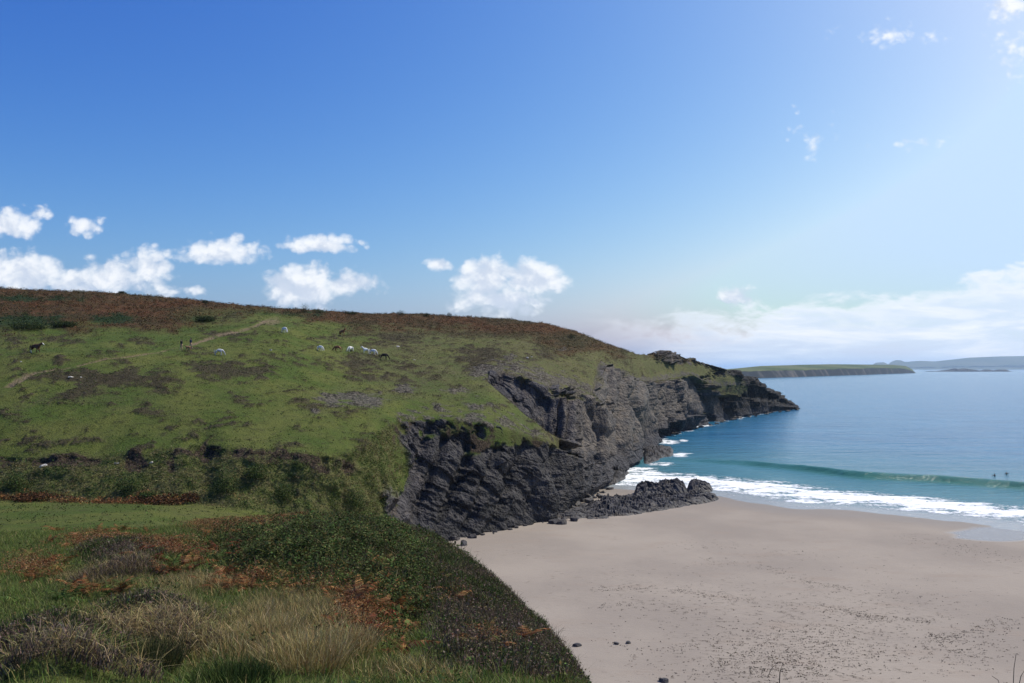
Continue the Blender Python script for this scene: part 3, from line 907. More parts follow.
gq = fbm(GX / 2.4 + 9, GY / 2.4, 2.0, 4)
slope_line = (gpx - np.interp(gpy, [520, 560, 600, 640, 690], [372, 398, 420, 425, 432]))
w_slope = sstep(slope_line + 40 * gq, -10, 45) * (1 - sstep(gpy - np.interp(gpx, [380, 430, 520, 580], [655, 664, 676, 690]) + 6 * gq, -4, 6))
w_heath = np.clip(1.7 * gb(55, 664, 95, 40) + 1.5 * gb(155, 628, 82, 24) + 1.5 * gb(122, 560, 62, 20) + .5 * gq - .2, 0, 1)
w_leafy = np.clip(1.7 * gb(330, 552, 150, 48) + 1.0 * gb(395, 590, 50, 40) + .7 * gq - .15, 0, 1) * (1 - w_heath)
w_tan = np.clip(1.9 * gb(300, 634, 92, 52) + 1.2 * gb(150, 612, 90, 16) + 1.3 * gb(200, 586, 70, 14) + 1.1 * gb(100, 582, 60, 10) + .9 * gb(420, 672, 80, 14) + .9 * gb(230, 656, 70, 24) + .5 * gq - .1, 0, 1)
w_tan = np.clip(w_tan + .7 * band(gpx, 430, 480, 12) * band(gpy - np.interp(gpx, [430, 470], [548, 590]), -22, 8, 8) * (gq > -.15), 0, 1)
w_tan *= (1 - w_slope * .8)
w_grass = np.clip(1.0 - w_heath - .75 * w_leafy - w_slope, 0.04, 1)

ground_me = mesh_from('near_hillock', np.stack([GX, GY, GZ], -1), grid_faces(*GX.shape), dict(heath=np.clip(w_heath + w_slope, 0, 1), leafy=w_leafy, tan=w_tan))
mg, b = material('near_ground', .97, .1)
p = position()
k1 = noise(p, 1.3, 6, .65)
k2 = noise(p, 9.0, 4, .7)
gcol = mix(smooth(k1, .35, .65), (.045, .062, .016), (.085, .100, .026))
gcol = mix(attr('tan') * .7, gcol, (.155, .125, .062))
gcol = mix(attr('leafy'), gcol, mix(smooth(k1, .4, .6), (.016, .024, .008), (.045, .050, .018)))
gcol = mix(attr('heath'), gcol, mix(smooth(k1, .4, .6), (.028, .021, .018), (.060, .046, .036)))
gcol = mix(smooth(k2, .5, .3, 0, .6), gcol, (.02, .018, .010))
put(b, 'Base Color', gcol)
bump(b, k2 + k1, 1.0, .12)
link('near_hillside', ground_me, mg, kind='structure')


def near_point(px, py):
    c = int(np.argmin(np.abs(fpx - px)))
    q = gfy[:, c].copy()
    q[GT[:, c] < .3] = 1e6
    run = np.minimum.accumulate(q)
    i = int(np.argmax(run <= py))
    return Vector((GX[i, c], GY[i, c], GZ[i, c]))


# ---- scattering over a grid surface
def cell_area(X, Y, Z):
    P = np.stack([X, Y, Z], -1)
    du = P[:-1, 1:] - P[:-1, :-1]
    dv = P[1:, :-1] - P[:-1, :-1]
    return np.linalg.norm(np.cross(du, dv), axis=-1)


g_area = cell_area(GX, GY, GZ)
h_area = cell_area(HXf, HYf, HZf)


def scatter(X, Y, Z, area, weight, n):
    w = (area * weight[:-1, :-1]).ravel()
    w = w / w.sum()
    idx = rng.choice(len(w), size=n, p=w)
    nc = X.shape[1] - 1
    i, j = idx // nc, idx % nc
    u, v = rng.random(n), rng.random(n)
    out = []
    for A in (X, Y, Z):
        out.append(A[i, j] * (1 - u) * (1 - v) + A[i, j + 1] * u * (1 - v) + A[i + 1, j] * (1 - u) * v + A[i + 1, j + 1] * u * v)
    return np.stack(out, -1), i, j


def blades(P, h, w, lean, col, up=None, bend=.5):
    """bent grass blades, two quads each; returns verts, faces, colours"""
    n = len(P)
    a = rng.random(n) * 2 * np.pi
    side = np.stack([np.cos(a), np.sin(a), 0 * a], -1)
    la = rng.random(n) * 2 * np.pi
    ld = np.stack([np.cos(la), np.sin(la), 0 * la], -1) * (lean * (.4 + rng.random(n)))[:, None]
    upv = np.array([0, 0, 1.0])[None] + ld
    if up is not None:
        upv = upv * .5 + up
    upv /= np.linalg.norm(upv, axis=1)[:, None]
    mid = P + upv * (h * .55)[:, None]
    tip = P + upv * h[:, None] + ld * (h * bend)[:, None] - np.array([0, 0, 1.0]) * (h * bend * lean * .3)[:, None]
    s = side * (w * .5)[:, None]
    V = np.stack([P - s, P + s, mid - s * .8, mid + s * .8, tip - s * .15, tip + s * .15], 1)
    base = np.arange(n)[:, None] * 6
    Fq = np.stack([base + np.array([0, 1, 3, 2]), base + np.array([2, 3, 5, 4])], 1).reshape(-1, 4)
    C = np.repeat(col[:, None, :], 6, 1)
    return V.reshape(-1, 3), Fq, C.reshape(-1, 3)


def leaves(P, size, col, flat=.5, aspect=1.6):
    n = len(P)
    nrm = rng.normal(size=(n, 3))
    nrm[:, 2] = np.abs(nrm[:, 2]) + flat
    nrm /= np.linalg.norm(nrm, axis=1)[:, None]
    t = np.cross(nrm, rng.normal(size=(n, 3)))
    t /= np.linalg.norm(t, axis=1)[:, None]
    bt = np.cross(nrm, t)
    a, c = t * (size * .5 * aspect)[:, None], bt * (size * .5)[:, None]
    k = rng.uniform(-.25, .25, n)[:, None]
    V = np.stack([P - a, P + c + k * a, P + a, P - c + k * a], 1)
    Fq = (np.arange(n)[:, None] * 4 + np.arange(4)[None])
    return V.reshape(-1, 3), Fq, np.repeat(col[:, None, :], 4, 1).reshape(-1, 3)


def join(parts):
    V, Fc, C, o = [], [], [], 0
    for v, f, c in parts:
        V.append(v); Fc.append(f + o); C.append(c); o += len(v)
    return np.concatenate(V), np.concatenate(Fc), np.concatenate(C)


def pick(n, *cols, jitter=.25):
    cols = np.array(cols)
    k = rng.integers(0, len(cols), n)
    c = cols[k] * (1 + jitter * rng.normal(size=(n, 1)))
    return np.clip(c * (1 + .08 * rng.normal(size=(n, 3))), .004, .8)


ml, b = material('foliage', .85, .15)
put(b, 'Base Color', attr_col('tint'))
tr = ml.node_tree.nodes.new('ShaderNodeBsdfTranslucent')
E.tree.links.new(attr_col('tint').s, tr.inputs['Color'])
mx = ml.node_tree.nodes.new('ShaderNodeMixShader')
mx.inputs[0].default_value = .22
outn = ml.node_tree.nodes['Material Output']
E.tree.links.new(b.outputs[0], mx.inputs[1])
E.tree.links.new(tr.outputs[0], mx.inputs[2])
E.tree.links.new(mx.outputs[0], outn.inputs['Surface'])


def veg(name, parts, parent=None, loc=(0, 0, 0), **props):
    v, f, c = join(parts)
    return link(name, mesh_from(name, v, f, cols=dict(tint=c), smooth_shade=False), ml, parent, loc, **props)


visible = (GT > .75) & (GT < 3.12) & (GPX > -60) & (GPX < 650)
vis = visible.astype(float) + .12 * ((GT > .5) & (GT < 3.3) & (GPX > -500) & (GPX < 1100))
GREEN = [(.092, .135, .026), (.062, .098, .020), (.118, .150, .036), (.135, .142, .048)]
TAN = [(.31, .235, .105), (.24, .18, .075), (.37, .30, .15), (.17, .145, .05)]
PURPLE = [(.088, .060, .050), (.115, .082, .066), (.060, .043, .032), (.070, .064, .026), (.15, .115, .08)]
LEAFG = [(.038, .066, .015), (.054, .088, .021), (.074, .098, .028), (.030, .046, .013), (.092, .082, .026)]
RUST = [(.16, .066, .024), (.20, .092, .034), (.115, .046, .018), (.24, .13, .056)]

brighter = lambda cs, k: [tuple(min(.6, v * k) for v in c) for c in cs]
GREEN, TAN, RUST, PURPLE = brighter(GREEN, 1.22), brighter(TAN, 1.25), brighter(RUST, 1.22), brighter(PURPLE, 1.2)

# grass: green sward and straw coloured bents, far too many to count
P, i, j = scatter(GX, GY, GZ, g_area, vis * w_grass * (1 - .6 * w_tan), 95000)
h = rng.uniform(.08, .30, len(P)) * (1 + .5 * gq[i, j])
gr = blades(P, h, rng.uniform(.006, .014, len(P)), rng.uniform(.2, .8, len(P)), pick(len(P), *GREEN))
P, i, j = scatter(GX, GY, GZ, g_area, vis * np.clip(w_tan * 1.2 + .05, 0, 1) * np.clip(w_grass + .25, 0, 1), 52000)
h = rng.uniform(.12, .40, len(P)) * (.6 + .5 * w_tan[i, j])
gt_ = blades(P, h, rng.uniform(.005, .011, len(P)), rng.uniform(.15, .6, len(P)), pick(len(P), *TAN, (.10, .105, .035)))
veg('grass', [gr, gt_], kind='stuff')

# heather and low scrub of the slope above the sand
P, i, j = scatter(GX, GY, GZ, g_area, vis * np.clip(w_slope + w_heath * .8, 0, 1), 120000)
patchc = fbm(P[:, 0] / 1.6, P[:, 1] / 1.6, P[:, 2] / 1.6, 3)
green_c, purp_c = pick(len(P), *LEAFG), pick(len(P), *PURPLE)
colh = np.where((patchc + .25 * rng.normal(size=len(P)) > .08)[:, None], green_c, purp_c)
h = rng.uniform(.10, .30, len(P)) * (1 + .5 * patchc)
hb = blades(P, h, rng.uniform(.012, .030, len(P)), rng.uniform(.1, .55, len(P)), colh, bend=.2)
P2 = P[::2] + np.stack([.06 * rng.normal(size=len(P[::2])), .06 * rng.normal(size=len(P[::2])), h[::2] * rng.uniform(.5, 1.05, len(P[::2]))], -1)
hl = leaves(P2, rng.uniform(.018, .045, len(P2)), colh[::2] * 1.12)
veg('heather_cover', [hb, hl], kind='stuff')

# brambles and mixed green leaves over the hump
P, i, j = scatter(GX, GY, GZ, g_area, vis * w_leafy, 100000)
pc = fbm(P[:, 0] / .9, P[:, 1] / .9, 3.0, 3)
keep = pc > -.20
P, pc = P[keep], pc[keep]
P = P + np.stack([.05 * rng.normal(size=len(P)), .05 * rng.normal(size=len(P)), np.clip(.10 + .28 * pc, 0, 1) + rng.random(len(P)) ** 2 * .26], -1)
tone = np.clip(.95 + 1.1 * fbm(P[:, 0] / 1.3, P[:, 1] / 1.3, 7.0, 3), .45, 1.8)[:, None]
dark_c, lite_c = pick(len(P), *LEAFG, jitter=.3), pick(len(P), (.085, .115, .03), (.10, .12, .04), (.12, .095, .035))
lf = leaves(P, rng.uniform(.018, .060, len(P)) * (1 + .8 * (rng.random(len(P)) < .05)), np.where((fbm(P[:, 0] / .6, P[:, 1] / .6, 2.0, 3) + .3 * rng.normal(size=len(P)) > .32)[:, None], lite_c, dark_c) * tone, flat=.6)
P, i, j = scatter(GX, GY, GZ, g_area, vis * np.clip(w_leafy + w_slope * .8, 0, 1), 15000)
tall = blades(P, rng.uniform(.18, .62, len(P)) * np.clip(.75 + fbm(P[:, 0] / 1.2, P[:, 1] / 1.2, 5.0, 3), .3, 1.5), rng.uniform(.008, .018, len(P)), rng.uniform(.15, .7, len(P)), pick(len(P), (.07, .10, .028), (.12, .085, .05), (.05, .06, .02), (.17, .13, .075)), bend=.6)
veg('bramble_cover', [lf, tall], kind='stuff')

# dead bracken between the living plants
w_rust = np.clip(sum(a_ * gb(cx_, cy_, rx_, ry_) for a_, cx_, cy_, rx_, ry_ in [(1.4, 32, 570, 50, 16), (1.2, 95, 545, 60, 12), (1.4, 175, 555, 60, 20), (1.5, 240, 530, 80, 10), (1.6, 362, 622, 45, 40), (1.1, 255, 585, 60, 16), (.9, 490, 645, 46, 18), (.8, 330, 592, 50, 16), (1.4, 265, 523, 95, 9), (.6, 450, 600, 30, 16)]) + .7 * gq - .25, 0, 1)
P, i, j = scatter(GX, GY, GZ, g_area, vis * w_rust, 52000)
P = P + np.stack([.05 * rng.normal(size=len(P)), .05 * rng.normal(size=len(P)), .04 + rng.random(len(P)) * .32], -1)
veg('dead_bracken', [leaves(P, rng.uniform(.010, .030, len(P)), pick(len(P), *RUST, (.10, .055, .03), (.22, .15, .08), (.07, .035, .02)), flat=.5, aspect=2.6)], kind='stuff')

# ---- rounded heather shrubs that stand out of the grass
def heather_shrub(px, py, rx, ry, rz, label, n, dry):
    c = near_point(px, py)
    a, rr = rng.random(n) * 2 * np.pi, np.sqrt(rng.random(n))
    lumps = 1 + .22 * np.sin(3 * a + px) + .14 * np.sin(5 * a + 1.3 * px)
    lx, ly = rr * np.cos(a) * rx * lumps, rr * np.sin(a) * ry * lumps
    gz = np.array([ground_z(c.x + x, c.y + y) for x, y in zip(lx, ly)])
    top_ = rz * np.sqrt(np.clip(1 - rr ** 2, 0, 1)) * (1 + .3 * fbm(lx / .5, ly / .5, px * .1, 3))
    P = np.stack([lx, ly, gz - c.z + top_ * rng.uniform(.25, 1, n)], -1)
    nv = np.stack([lx / rx, ly / ry, .9 + 0 * lx], -1)
    hh = rng.uniform(.06, .16, n)
    col = pick(n, *PURPLE)
    parts = [blades(P, hh, rng.uniform(.008, .018, n), rng.uniform(.4, 1.3, n), col * 1.25, up=nv * .4, bend=.3)]
    k = int(n * dry)
    parts.append(blades(P[:k], rng.uniform(.18, .42, k), rng.uniform(.005, .009, k), rng.uniform(.4, 1.2, k), pick(k, *TAN), bend=.8))
    veg('heather_shrub', parts, loc=c, label=label, category='shrub', group='heather shrubs in the near grass')


from mathutils.bvhtree import BVHTree
_sub = (slice(30, 345, 3), slice(0, None, 3))
_vx = np.stack([GX[_sub], GY[_sub], GZ[_sub]], -1)
_bvh = BVHTree.FromPolygons([tuple(v) for v in _vx.reshape(-1, 3)], [tuple(int(k) for k in f) for f in grid_faces(*_vx.shape[:2])])


def ground_z(x, y):
    hit = _bvh.ray_cast(Vector((x, y, 60)), Vector((0, 0, -1)))
    return hit[0].z if hit[0] is not None else 20.0


heather_shrub(52, 682, 1.15, .9, .52, 'large grey purple heather mound with dry stems in the bottom left corner', 7000, .22)
heather_shrub(160, 642, 1.25, .7, .34, 'low wide heather mound topped with pale dry grass behind the corner mound', 6000, .35)
heather_shrub(122, 574, 1.05, .8, .42, 'dark purple heather clump farther back among rusty bracken on the left', 5000, .10)

# ---- tall tussocks of straw coloured grass
def tussock(c, r, hmax, n, label, cols=TAN):
    a, rr = rng.random(n) * 2 * np.pi, rng.random(n) ** .6 * r
    P = np.stack([rr * np.cos(a), rr * np.sin(a), 0 * a - .03], -1)
    out_ = np.stack([np.cos(a), np.sin(a), 0 * a], -1) * (rr / r * .7)[:, None] + np.array([0, 0, 1.0])
    v = blades(P, rng.uniform(.45, 1, n) * hmax, rng.uniform(.006, .012, n), rng.uniform(.15, .5, n), pick(n, *cols), up=out_, bend=.55)
    return veg('grass_tussock', [v], loc=c, label=label, category='grass tussock', group='tall straw grass tussocks')


tussock(near_point(306, 668), .55, .60, 2200, 'tallest straw coloured grass tussock in front of the green brambles')
tussock(near_point(268, 640), .45, .46, 1500, 'straw grass tussock left of the tallest tussock')
tussock(near_point(345, 652), .45, .50, 1600, 'straw grass tussock beside the rusty bracken on the right')
tussock(near_point(150, 668), .42, .50, 1400, 'dark green rush tussock in the hollow between heather mounds', [(.03, .045, .014), (.05, .06, .02), (.10, .09, .04)])
tussock(near_point(232, 690), .5, .42, 1500, 'dark green grass tussock at the bottom edge below the straw grass', [(.025, .045, .012), (.04, .065, .016), (.06, .085, .02)])

# ---- bracken: each plant is a thing with its own fronds
def frond_mesh(L, cols, droop):
    V, Fq, C = [], [], []
    n = 13
    col = pick(n, *cols, jitter=.3)
    def quad(a, b_, c, d, k):
        o = len(V)
        V.extend([a, b_, c, d]); Fq.append((o, o + 1, o + 2, o + 3)); C.extend([col[k]] * 4)
    def spine(t):
        return np.array([L * (.15 * t + .80 * t * t * .9 + .05), 0, L * (1.0 * t - .70 * droop * t * t)])
    pts = [spine(t) for t in np.linspace(0, 1, n + 1)]
    for k in range(n):
        w = .008 * (1 - k / n) + .002
        quad(pts[k] + [0, -w, 0], pts[k] + [0, w, 0], pts[k + 1] + [0, w * .8, 0], pts[k + 1] + [0, -w * .8, 0], k)
        if k < 3:
            continue
        t = k / n
        ln = L * .36 * (1 - t) ** .75 * (1.0 if k > 3 else .8) + .02
        d = pts[k] - pts[k - 1]
        d = d / np.linalg.norm(d)
        for s in (-1, 1):
            out_ = np.array([0, s, 0]) * .86 + d * .42 + np.array([0, 0, -.18 + .12 * rng.normal()])
            for m in range(4):
                u0, u1 = m / 4, (m + .86) / 4
                wd = .034 * L * 2.0 * (1 - u0 * .8)
                p0, p1 = pts[k] + out_ * ln * u0, pts[k] + out_ * ln * u1 + np.array([0, 0, -.02 * u1])
                quad(p0 - d * wd * .25, p0 + d * wd * .5, p1 + d * wd * .22, p1 - d * wd * .1, k)
                quad(p0 - d * wd * .55, p0 + d * wd * .05, p1 + d * wd * .1, p1 - d * wd * .3, k)
    return mesh_from('frond', np.array(V), np.array(Fq), cols=dict(tint=np.array(C)), smooth_shade=False)


FERN_COLS = dict(rust=RUST, green=[(.050, .086, .020), (.072, .105, .026), (.095, .118, .034)], yellow=[(.20, .15, .045), (.15, .135, .04), (.23, .155, .06)], red=[(.20, .05, .025), (.17, .062, .03), (.13, .045, .02)])
fronds = {k: [frond_mesh(rng.uniform(.55, .80), c, rng.uniform(.7, 1.15)) for _ in range(5)] for k, c in FERN_COLS.items()}
for k in fronds:
    for m_ in fronds[k]:
        m_.materials.append(ml)
FERN_LABEL = dict(rust='rust brown bracken fern growing on the near hillock', green='green bracken fern growing on the near hillock', yellow='yellowing bracken fern growing on the near hillock', red='reddish bracken fern growing on the near hillock')


def fern(kind, c, size):
    t = bpy.data.objects.new('bracken_fern', None)
    COL.objects.link(t)
    t.location = c
    t.rotation_euler = (rng.normal() * .08, rng.normal() * .08, rng.random() * 6.28)
    t.scale = (size,) * 3
    t['label'], t['category'], t['group'] = FERN_LABEL[kind], 'fern', {'rust': 'rusty bracken', 'green': 'green bracken', 'yellow': 'yellowing bracken', 'red': 'reddish bracken'}[kind]
    n = random.randint(4, 6)
    for k in range(n):
        f = bpy.data.objects.new('frond', fronds[kind][random.randrange(5)])
        COL.objects.link(f)
        f.parent = t
        f.rotation_euler = (rng.normal() * .15, rng.normal() * .25, 6.28 * k / n + rng.normal() * .3)
        s = rng.uniform(.75, 1.1)
        f.scale = (s, s, s)


CLUMPS = [  # px, py, spread x, spread y, count, kinds
    (32, 570, 22, 9, 16, ['rust', 'rust', 'yellow']), (88, 545, 26, 7, 14, ['rust', 'rust', 'green']), (165, 552, 18, 8, 14, ['red', 'red', 'rust']), (185, 572, 26, 9, 14, ['rust', 'red', 'green']),
    (245, 532, 40, 5, 20, ['rust', 'rust', 'yellow']), (215, 558, 26, 9, 12, ['red', 'green', 'rust']), (290, 548, 22, 9, 12, ['green', 'green', 'yellow']), (345, 545, 30, 12, 8, ['green', 'green', 'yellow']),
    (358, 622, 26, 20, 30, ['rust', 'rust', 'rust', 'red']), (322, 590, 30, 10, 12, ['rust', 'yellow', 'green']), (250, 590, 30, 10, 12, ['rust', 'green', 'rust']), (405, 608, 20, 8, 5, ['rust', 'yellow']),
    (388, 570, 18, 10, 5, ['yellow', 'rust']), (490, 645, 24, 9, 10, ['yellow', 'rust', 'rust']), (400, 640, 10, 12, 8, ['rust', 'rust']), (128, 536, 30, 5, 10, ['rust', 'green']), (310, 524, 50, 3, 8, ['rust', 'green']),
    (50, 600, 40, 8, 6, ['green']), (440, 600, 30, 14, 5, ['rust', 'yellow']), (115, 590, 26, 5, 8, ['rust', 'rust', 'green'])]
for (x, y, sx, sy, n, kinds) in CLUMPS:
    for _ in range(n):
        qx, qy = x + rng.normal() * sx * .8, y + rng.normal() * sy * .8
        if qx > 380 and qy < np.interp(qx, [380, 440, 480, 585], [528, 550, 576, 695]):
            continue
        qy = min(max(qy, 528 if qx < 240 else 524), 690)
        fern(random.choice(kinds), near_point(qx, qy) - Vector((0, 0, .05)), rng.uniform(.65, 1.1))

# ---- dry stems poking up at the bottom of the view
def stem(name, pts, r, parent=None):
    bm = bmesh.new()
    ring = []
    for k, p_ in enumerate(pts):
        q_ = pts[min(k + 1, len(pts) - 1)] - pts[max(k - 1, 0)]
        t = q_.orthogonal().normalized(); u_ = q_.cross(t).normalized()
        rr = r * (1 - .7 * k / len(pts))
        ring.append([bm.verts.new(p_ + (t * math.cos(a) + u_ * math.sin(a)) * rr) for a in [i * math.pi / 3 for i in range(6)]])
    for A, B_ in zip(ring[:-1], ring[1:]):
        for i_ in range(6):
            bm.faces.new((A[i_], A[(i_ + 1) % 6], B_[(i_ + 1) % 6], B_[i_]))
    me = bpy.data.meshes.new(name)
    bm.to_mesh(me); bm.free()
    return me


mt, b = material('dry_stem', .9, .2)
put(b, 'Base Color', mix(smooth(noise(position(), 60, 3), .4, .6), (.035, .026, .02), (.11, .08, .055)))
def dry_stem(base_px, Y, pts_px, label, r=.006):
    g = [at(x, y, Y + .05 * k) for k, (x, y) in enumerate(pts_px)]
    z = ground_z(g[0].x, g[0].y)
    g = [Vector((g[0].x, g[0].y, z - .05))] + g
    o = g[0].copy()
    link('dry_stem', stem('dry_stem', [q_ - o for q_ in g], r), mt, loc=o, label=label, category='dry stem')


dry_stem(777, 8.5, [(779, 690), (780, 672), (783, 663), (778, 662), (772, 668), (768, 676)], 'bare brown twig with a hooked tip in front of the sand')
dry_stem(1012, 6.5, [(1013, 690), (1014, 668), (1016, 655)], 'thin upright dry stem in the bottom right corner', .004)
dry_stem(1000, 6.6, [(1002, 692), (998, 680), (992, 676)], 'short bent dry stem left of the corner stem', .004)
dry_stem(1022, 6.4, [(1018, 690), (1021, 676), (1026, 668)], 'dry stem leaning right out of the corner', .004)

# ------------------------------------------------------------------ plants of the far slope
def clump_leaves(P, cols, per, rad, size, hgt):
    n = len(P) * per
    Q = np.repeat(P, per, 0) + np.stack([rng.normal(size=n) * rad, rng.normal(size=n) * rad, rng.random(n) * np.repeat(hgt, per)], -1)
    return leaves(Q, rng.uniform(.5, 1.0, n) * size, np.repeat(cols, per, 0) * rng.uniform(.75, 1.25, (n, 1)), flat=.4, aspect=1.2)


hv = ((HT < 8.2) & (PXb > -40)).astype(float) + .1
P, i, j = scatter(HXf, HYf, HZf, h_area, hv * heath * (1 - rock), 15000)
cr_ = pick(len(P), *[(.105, .044, .018), (.085, .036, .016), (.135, .066, .026), (.07, .05, .022)])
cg_ = pick(len(P), (.016, .032, .011), (.028, .048, .015), (.045, .058, .02))
cb_ = pick(len(P), (.06, .048, .024), (.05, .044, .018), (.078, .066, .028))
rr_ = rustness[i, j] + .3 * rng.normal(size=len(P))
colr = np.where((rr_ > .60)[:, None], cr_, cb_)
colr = np.where((gorse[i, j] + .2 * rng.normal(size=len(P)) > .5)[:, None], cg_, colr)
heath_p = clump_leaves(P, colr, 7, .30, .24, rng.uniform(.2, .55, len(P)) * (1 + gorse[i, j]))
veg('bracken_heath', [heath_p], kind='stuff')
P, i, j = scatter(HXf, HYf, HZf, h_area, hv * np.clip(scrub + .035 * (1 - heath) * (HT > 2) - path, 0, 1) * (1 - rock), 11000)
sc_p = clump_leaves(P, pick(len(P), (.040, .030, .022), (.062, .048, .034), (.085, .066, .046), (.040, .042, .018)), 6, .18, .13, rng.uniform(.08, .24, len(P)))
veg('heather_patches', [sc_p], kind='stuff')
P, i, j = scatter(HXf, HYf, HZf, h_area, hv * (((HT > 1.95) & (HT < 8)) + .8 * (HT < 1.0)) * np.clip(1 - heath - rock - path - crag * .6, 0, 1) * np.clip(.35 + nB + .8 * nA, 0, 1), 15000)
tint_ = np.clip(dry[i, j] + .35 * rng.normal(size=len(P)), 0, 1)[:, None]
tc_ = pick(len(P), (.055, .082, .018), (.080, .105, .026), (.040, .060, .014)) * (1 - tint_) + pick(len(P), (.095, .080, .036), (.06, .05, .024), (.13, .11, .055)) * tint_
veg('turf_tussocks', [clump_leaves(P, tc_, 6, .16, .13, rng.uniform(.06, .30, len(P)))], kind='stuff')
P, i, j = scatter(HXf, HYf, HZf, h_area, hv * np.clip(bank - bare * .8, 0, 1) * (1 - rock), 9000)
bk_n = fbm(P[:, 0] / 2.5, P[:, 1] / 2.5, P[:, 2] / 2.5, 3)
bc = np.where((bk_n > .05)[:, None], pick(len(P), (.052, .086, .020), (.038, .062, .017), (.080, .105, .028)), pick(len(P), (.145, .135, .055), (.110, .112, .038), (.17, .145, .072)))
bk_p = clump_leaves(P, bc, 6, .20, .15, rng.uniform(.06, .45, len(P)) * (1 + bk_n))
veg('bank_growth', [bk_p], kind='stuff')
P, i, j = scatter(HXf, HYf, HZf, h_area, hv * rust_line, 900)
veg('rusty_bracken_edge', [clump_leaves(P, pick(len(P), *RUST, (.05, .03, .02)), 7, .2, .16, rng.uniform(.2, .7, len(P)))], kind='stuff')

# ------------------------------------------------------------------ rocks on the shore and in the grass
mr, b = material('shore_rock', .62, .35)
p = position()
rc, rh = rock_colour(p, None, None, None, .85)
zz = split(p)[2]
low_wet = smooth(zz, 1.6, .2) * smooth(noise(p, .5, 4), .3, .6)
put(b, 'Base Color', mix(low_wet * .6, rc, mix(smooth(noise(p, 1.4, 5, .6), .4, .6), (.022, .021, .024), (.085, .070, .052))))
put(b, 'Roughness', .78 - low_wet * .3)
bump(b, rh, 1.0, .25)


def beach_z(x, y):
    d = float(shore_dist(np.array([x]), np.array([y]))[0])
    return min(max(-d, 0), 90) * .0175 if d < 0 else -d * .05


def reef(name, cols, zb, seed, label, cat, rough_amp, nx=240, ny=70, bedw=.55, powr=.55):
    """a ledge of bedded rock: front edge, back edge and skyline given along its length"""
    t = np.array(cols, float)
    q = np.linspace(t[0, 0], t[-1, 0], nx)
    yf, yb, yt = [np.interp(q, t[:, 0], t[:, k]) for k in (1, 2, 3)]
    Yf, Yb = Y_of(yf, zb), Y_of(yb, zb)
    Ym = Yf * .45 + Yb * .55
    hgt = np.maximum(z_of(yt, Ym) - zb, .15)
    f = np.linspace(0, 1, ny)[:, None]
    Y = Yf[None] * (1 - f) + Yb[None] * f
    X = (q[None] - CX) / F * Y
    prof = np.sin(np.pi * np.clip(f, 0, 1)) ** powr
    ends = sstep(np.minimum(q - q[0], q[-1] - q), 0, 7)[None]
    n1 = fbm(X / 3.0 + seed, Y / 3.0, seed * 1.3, 4, .6)
    dipn = (X * .55 + Y * .85) / bedw
    n2 = fbm(X / 4 + seed, dipn, .5, 4, .6)
    st = (X * .3 - Y * .9) / 2.2 + n1 * 1.2
    saw = st - np.floor(st)
    Z = zb - .6 + (hgt[None] + .6) * prof * ends * (1 + rough_amp * (.55 * n1 + .35 * n2 + .5 * (saw - .5)))
    c1_, _ = cells(X / 1.3, Y / 1.1, 0 * X + seed, int(seed))
    c2_, _ = cells(X / .5, Y / .45, 0 * X + seed, int(seed) + 4)
    Z = Z + ends * np.minimum(prof * 1.5, 1) * (.24 * c1_ + .11 * c2_) * np.clip(hgt[None] / 1.6, .4, 1.2)
    Y = Y + .5 * n2 * ends
    me = mesh_from(name, np.stack([X - X.mean(), Y - Y.mean(), Z - zb], -1), grid_faces(ny, nx), smooth_shade=False)
    return link(name, me, mr, loc=(X.mean(), Y.mean(), zb), label=label, category=cat)


reef('rock_ledge', [(546, 523, 512, 514), (562, 525, 509, 513), (585, 524, 503, 509), (605, 521, 500, 500), (625, 518, 497.5, 499), (650, 513.5, 496, 497), (675, 508, 494.5, 495), (700, 503, 493.5, 494), (714, 499.5, 494, 495), (720, 497, 495, 496)], .45, 3.0,
     'long low ledge of dark bedded rock running from the cliff foot onto the sand', 'rock', .75, 300, 80)
reef('rock_ridge', [(630, 497, 492, 492), (636, 496.5, 491, 486), (644, 496, 490, 483), (657, 495.5, 489, 482), (668, 495, 488.5, 481.5), (676, 494.5, 488, 479), (682, 494, 488, 482), (689, 493, 488.5, 488)], .3, 9.0,
     'jagged dark rock ridge standing behind the low ledge beside the foam', 'rock', .38, 160, 60)
reef('rock_stack', [(683, 493.5, 488, 488), (687, 493, 486.5, 482.5), (693, 492.8, 486, 479), (703, 492.5, 486, 482), (711, 492, 487, 486), (715, 491.5, 488, 489)], .1, 14.0,
     'pointed dark rock at the seaward end of the reef washed by foam', 'rock', .4, 100, 50)
reef('rock_shelf', [(640, 466, 449, 452), (650, 464, 447, 447.5), (660, 460, 446.5, 447), (670, 457.5, 447, 448), (676, 456, 449, 451)], .05, 21.0,
     'flat dark rock shelf reaching from the cliff foot into white water', 'rock', .5, 110, 50)
reef('rock_shelf', [(600, 488, 470, 474), (608, 486, 468, 470), (618, 482, 466, 466), (626, 478, 466, 468), (630, 475, 468, 471)], .2, 25.0,
     'broken dark rock shelf below the cliff behind the small patch of sand', 'rock', .7, 110, 50)


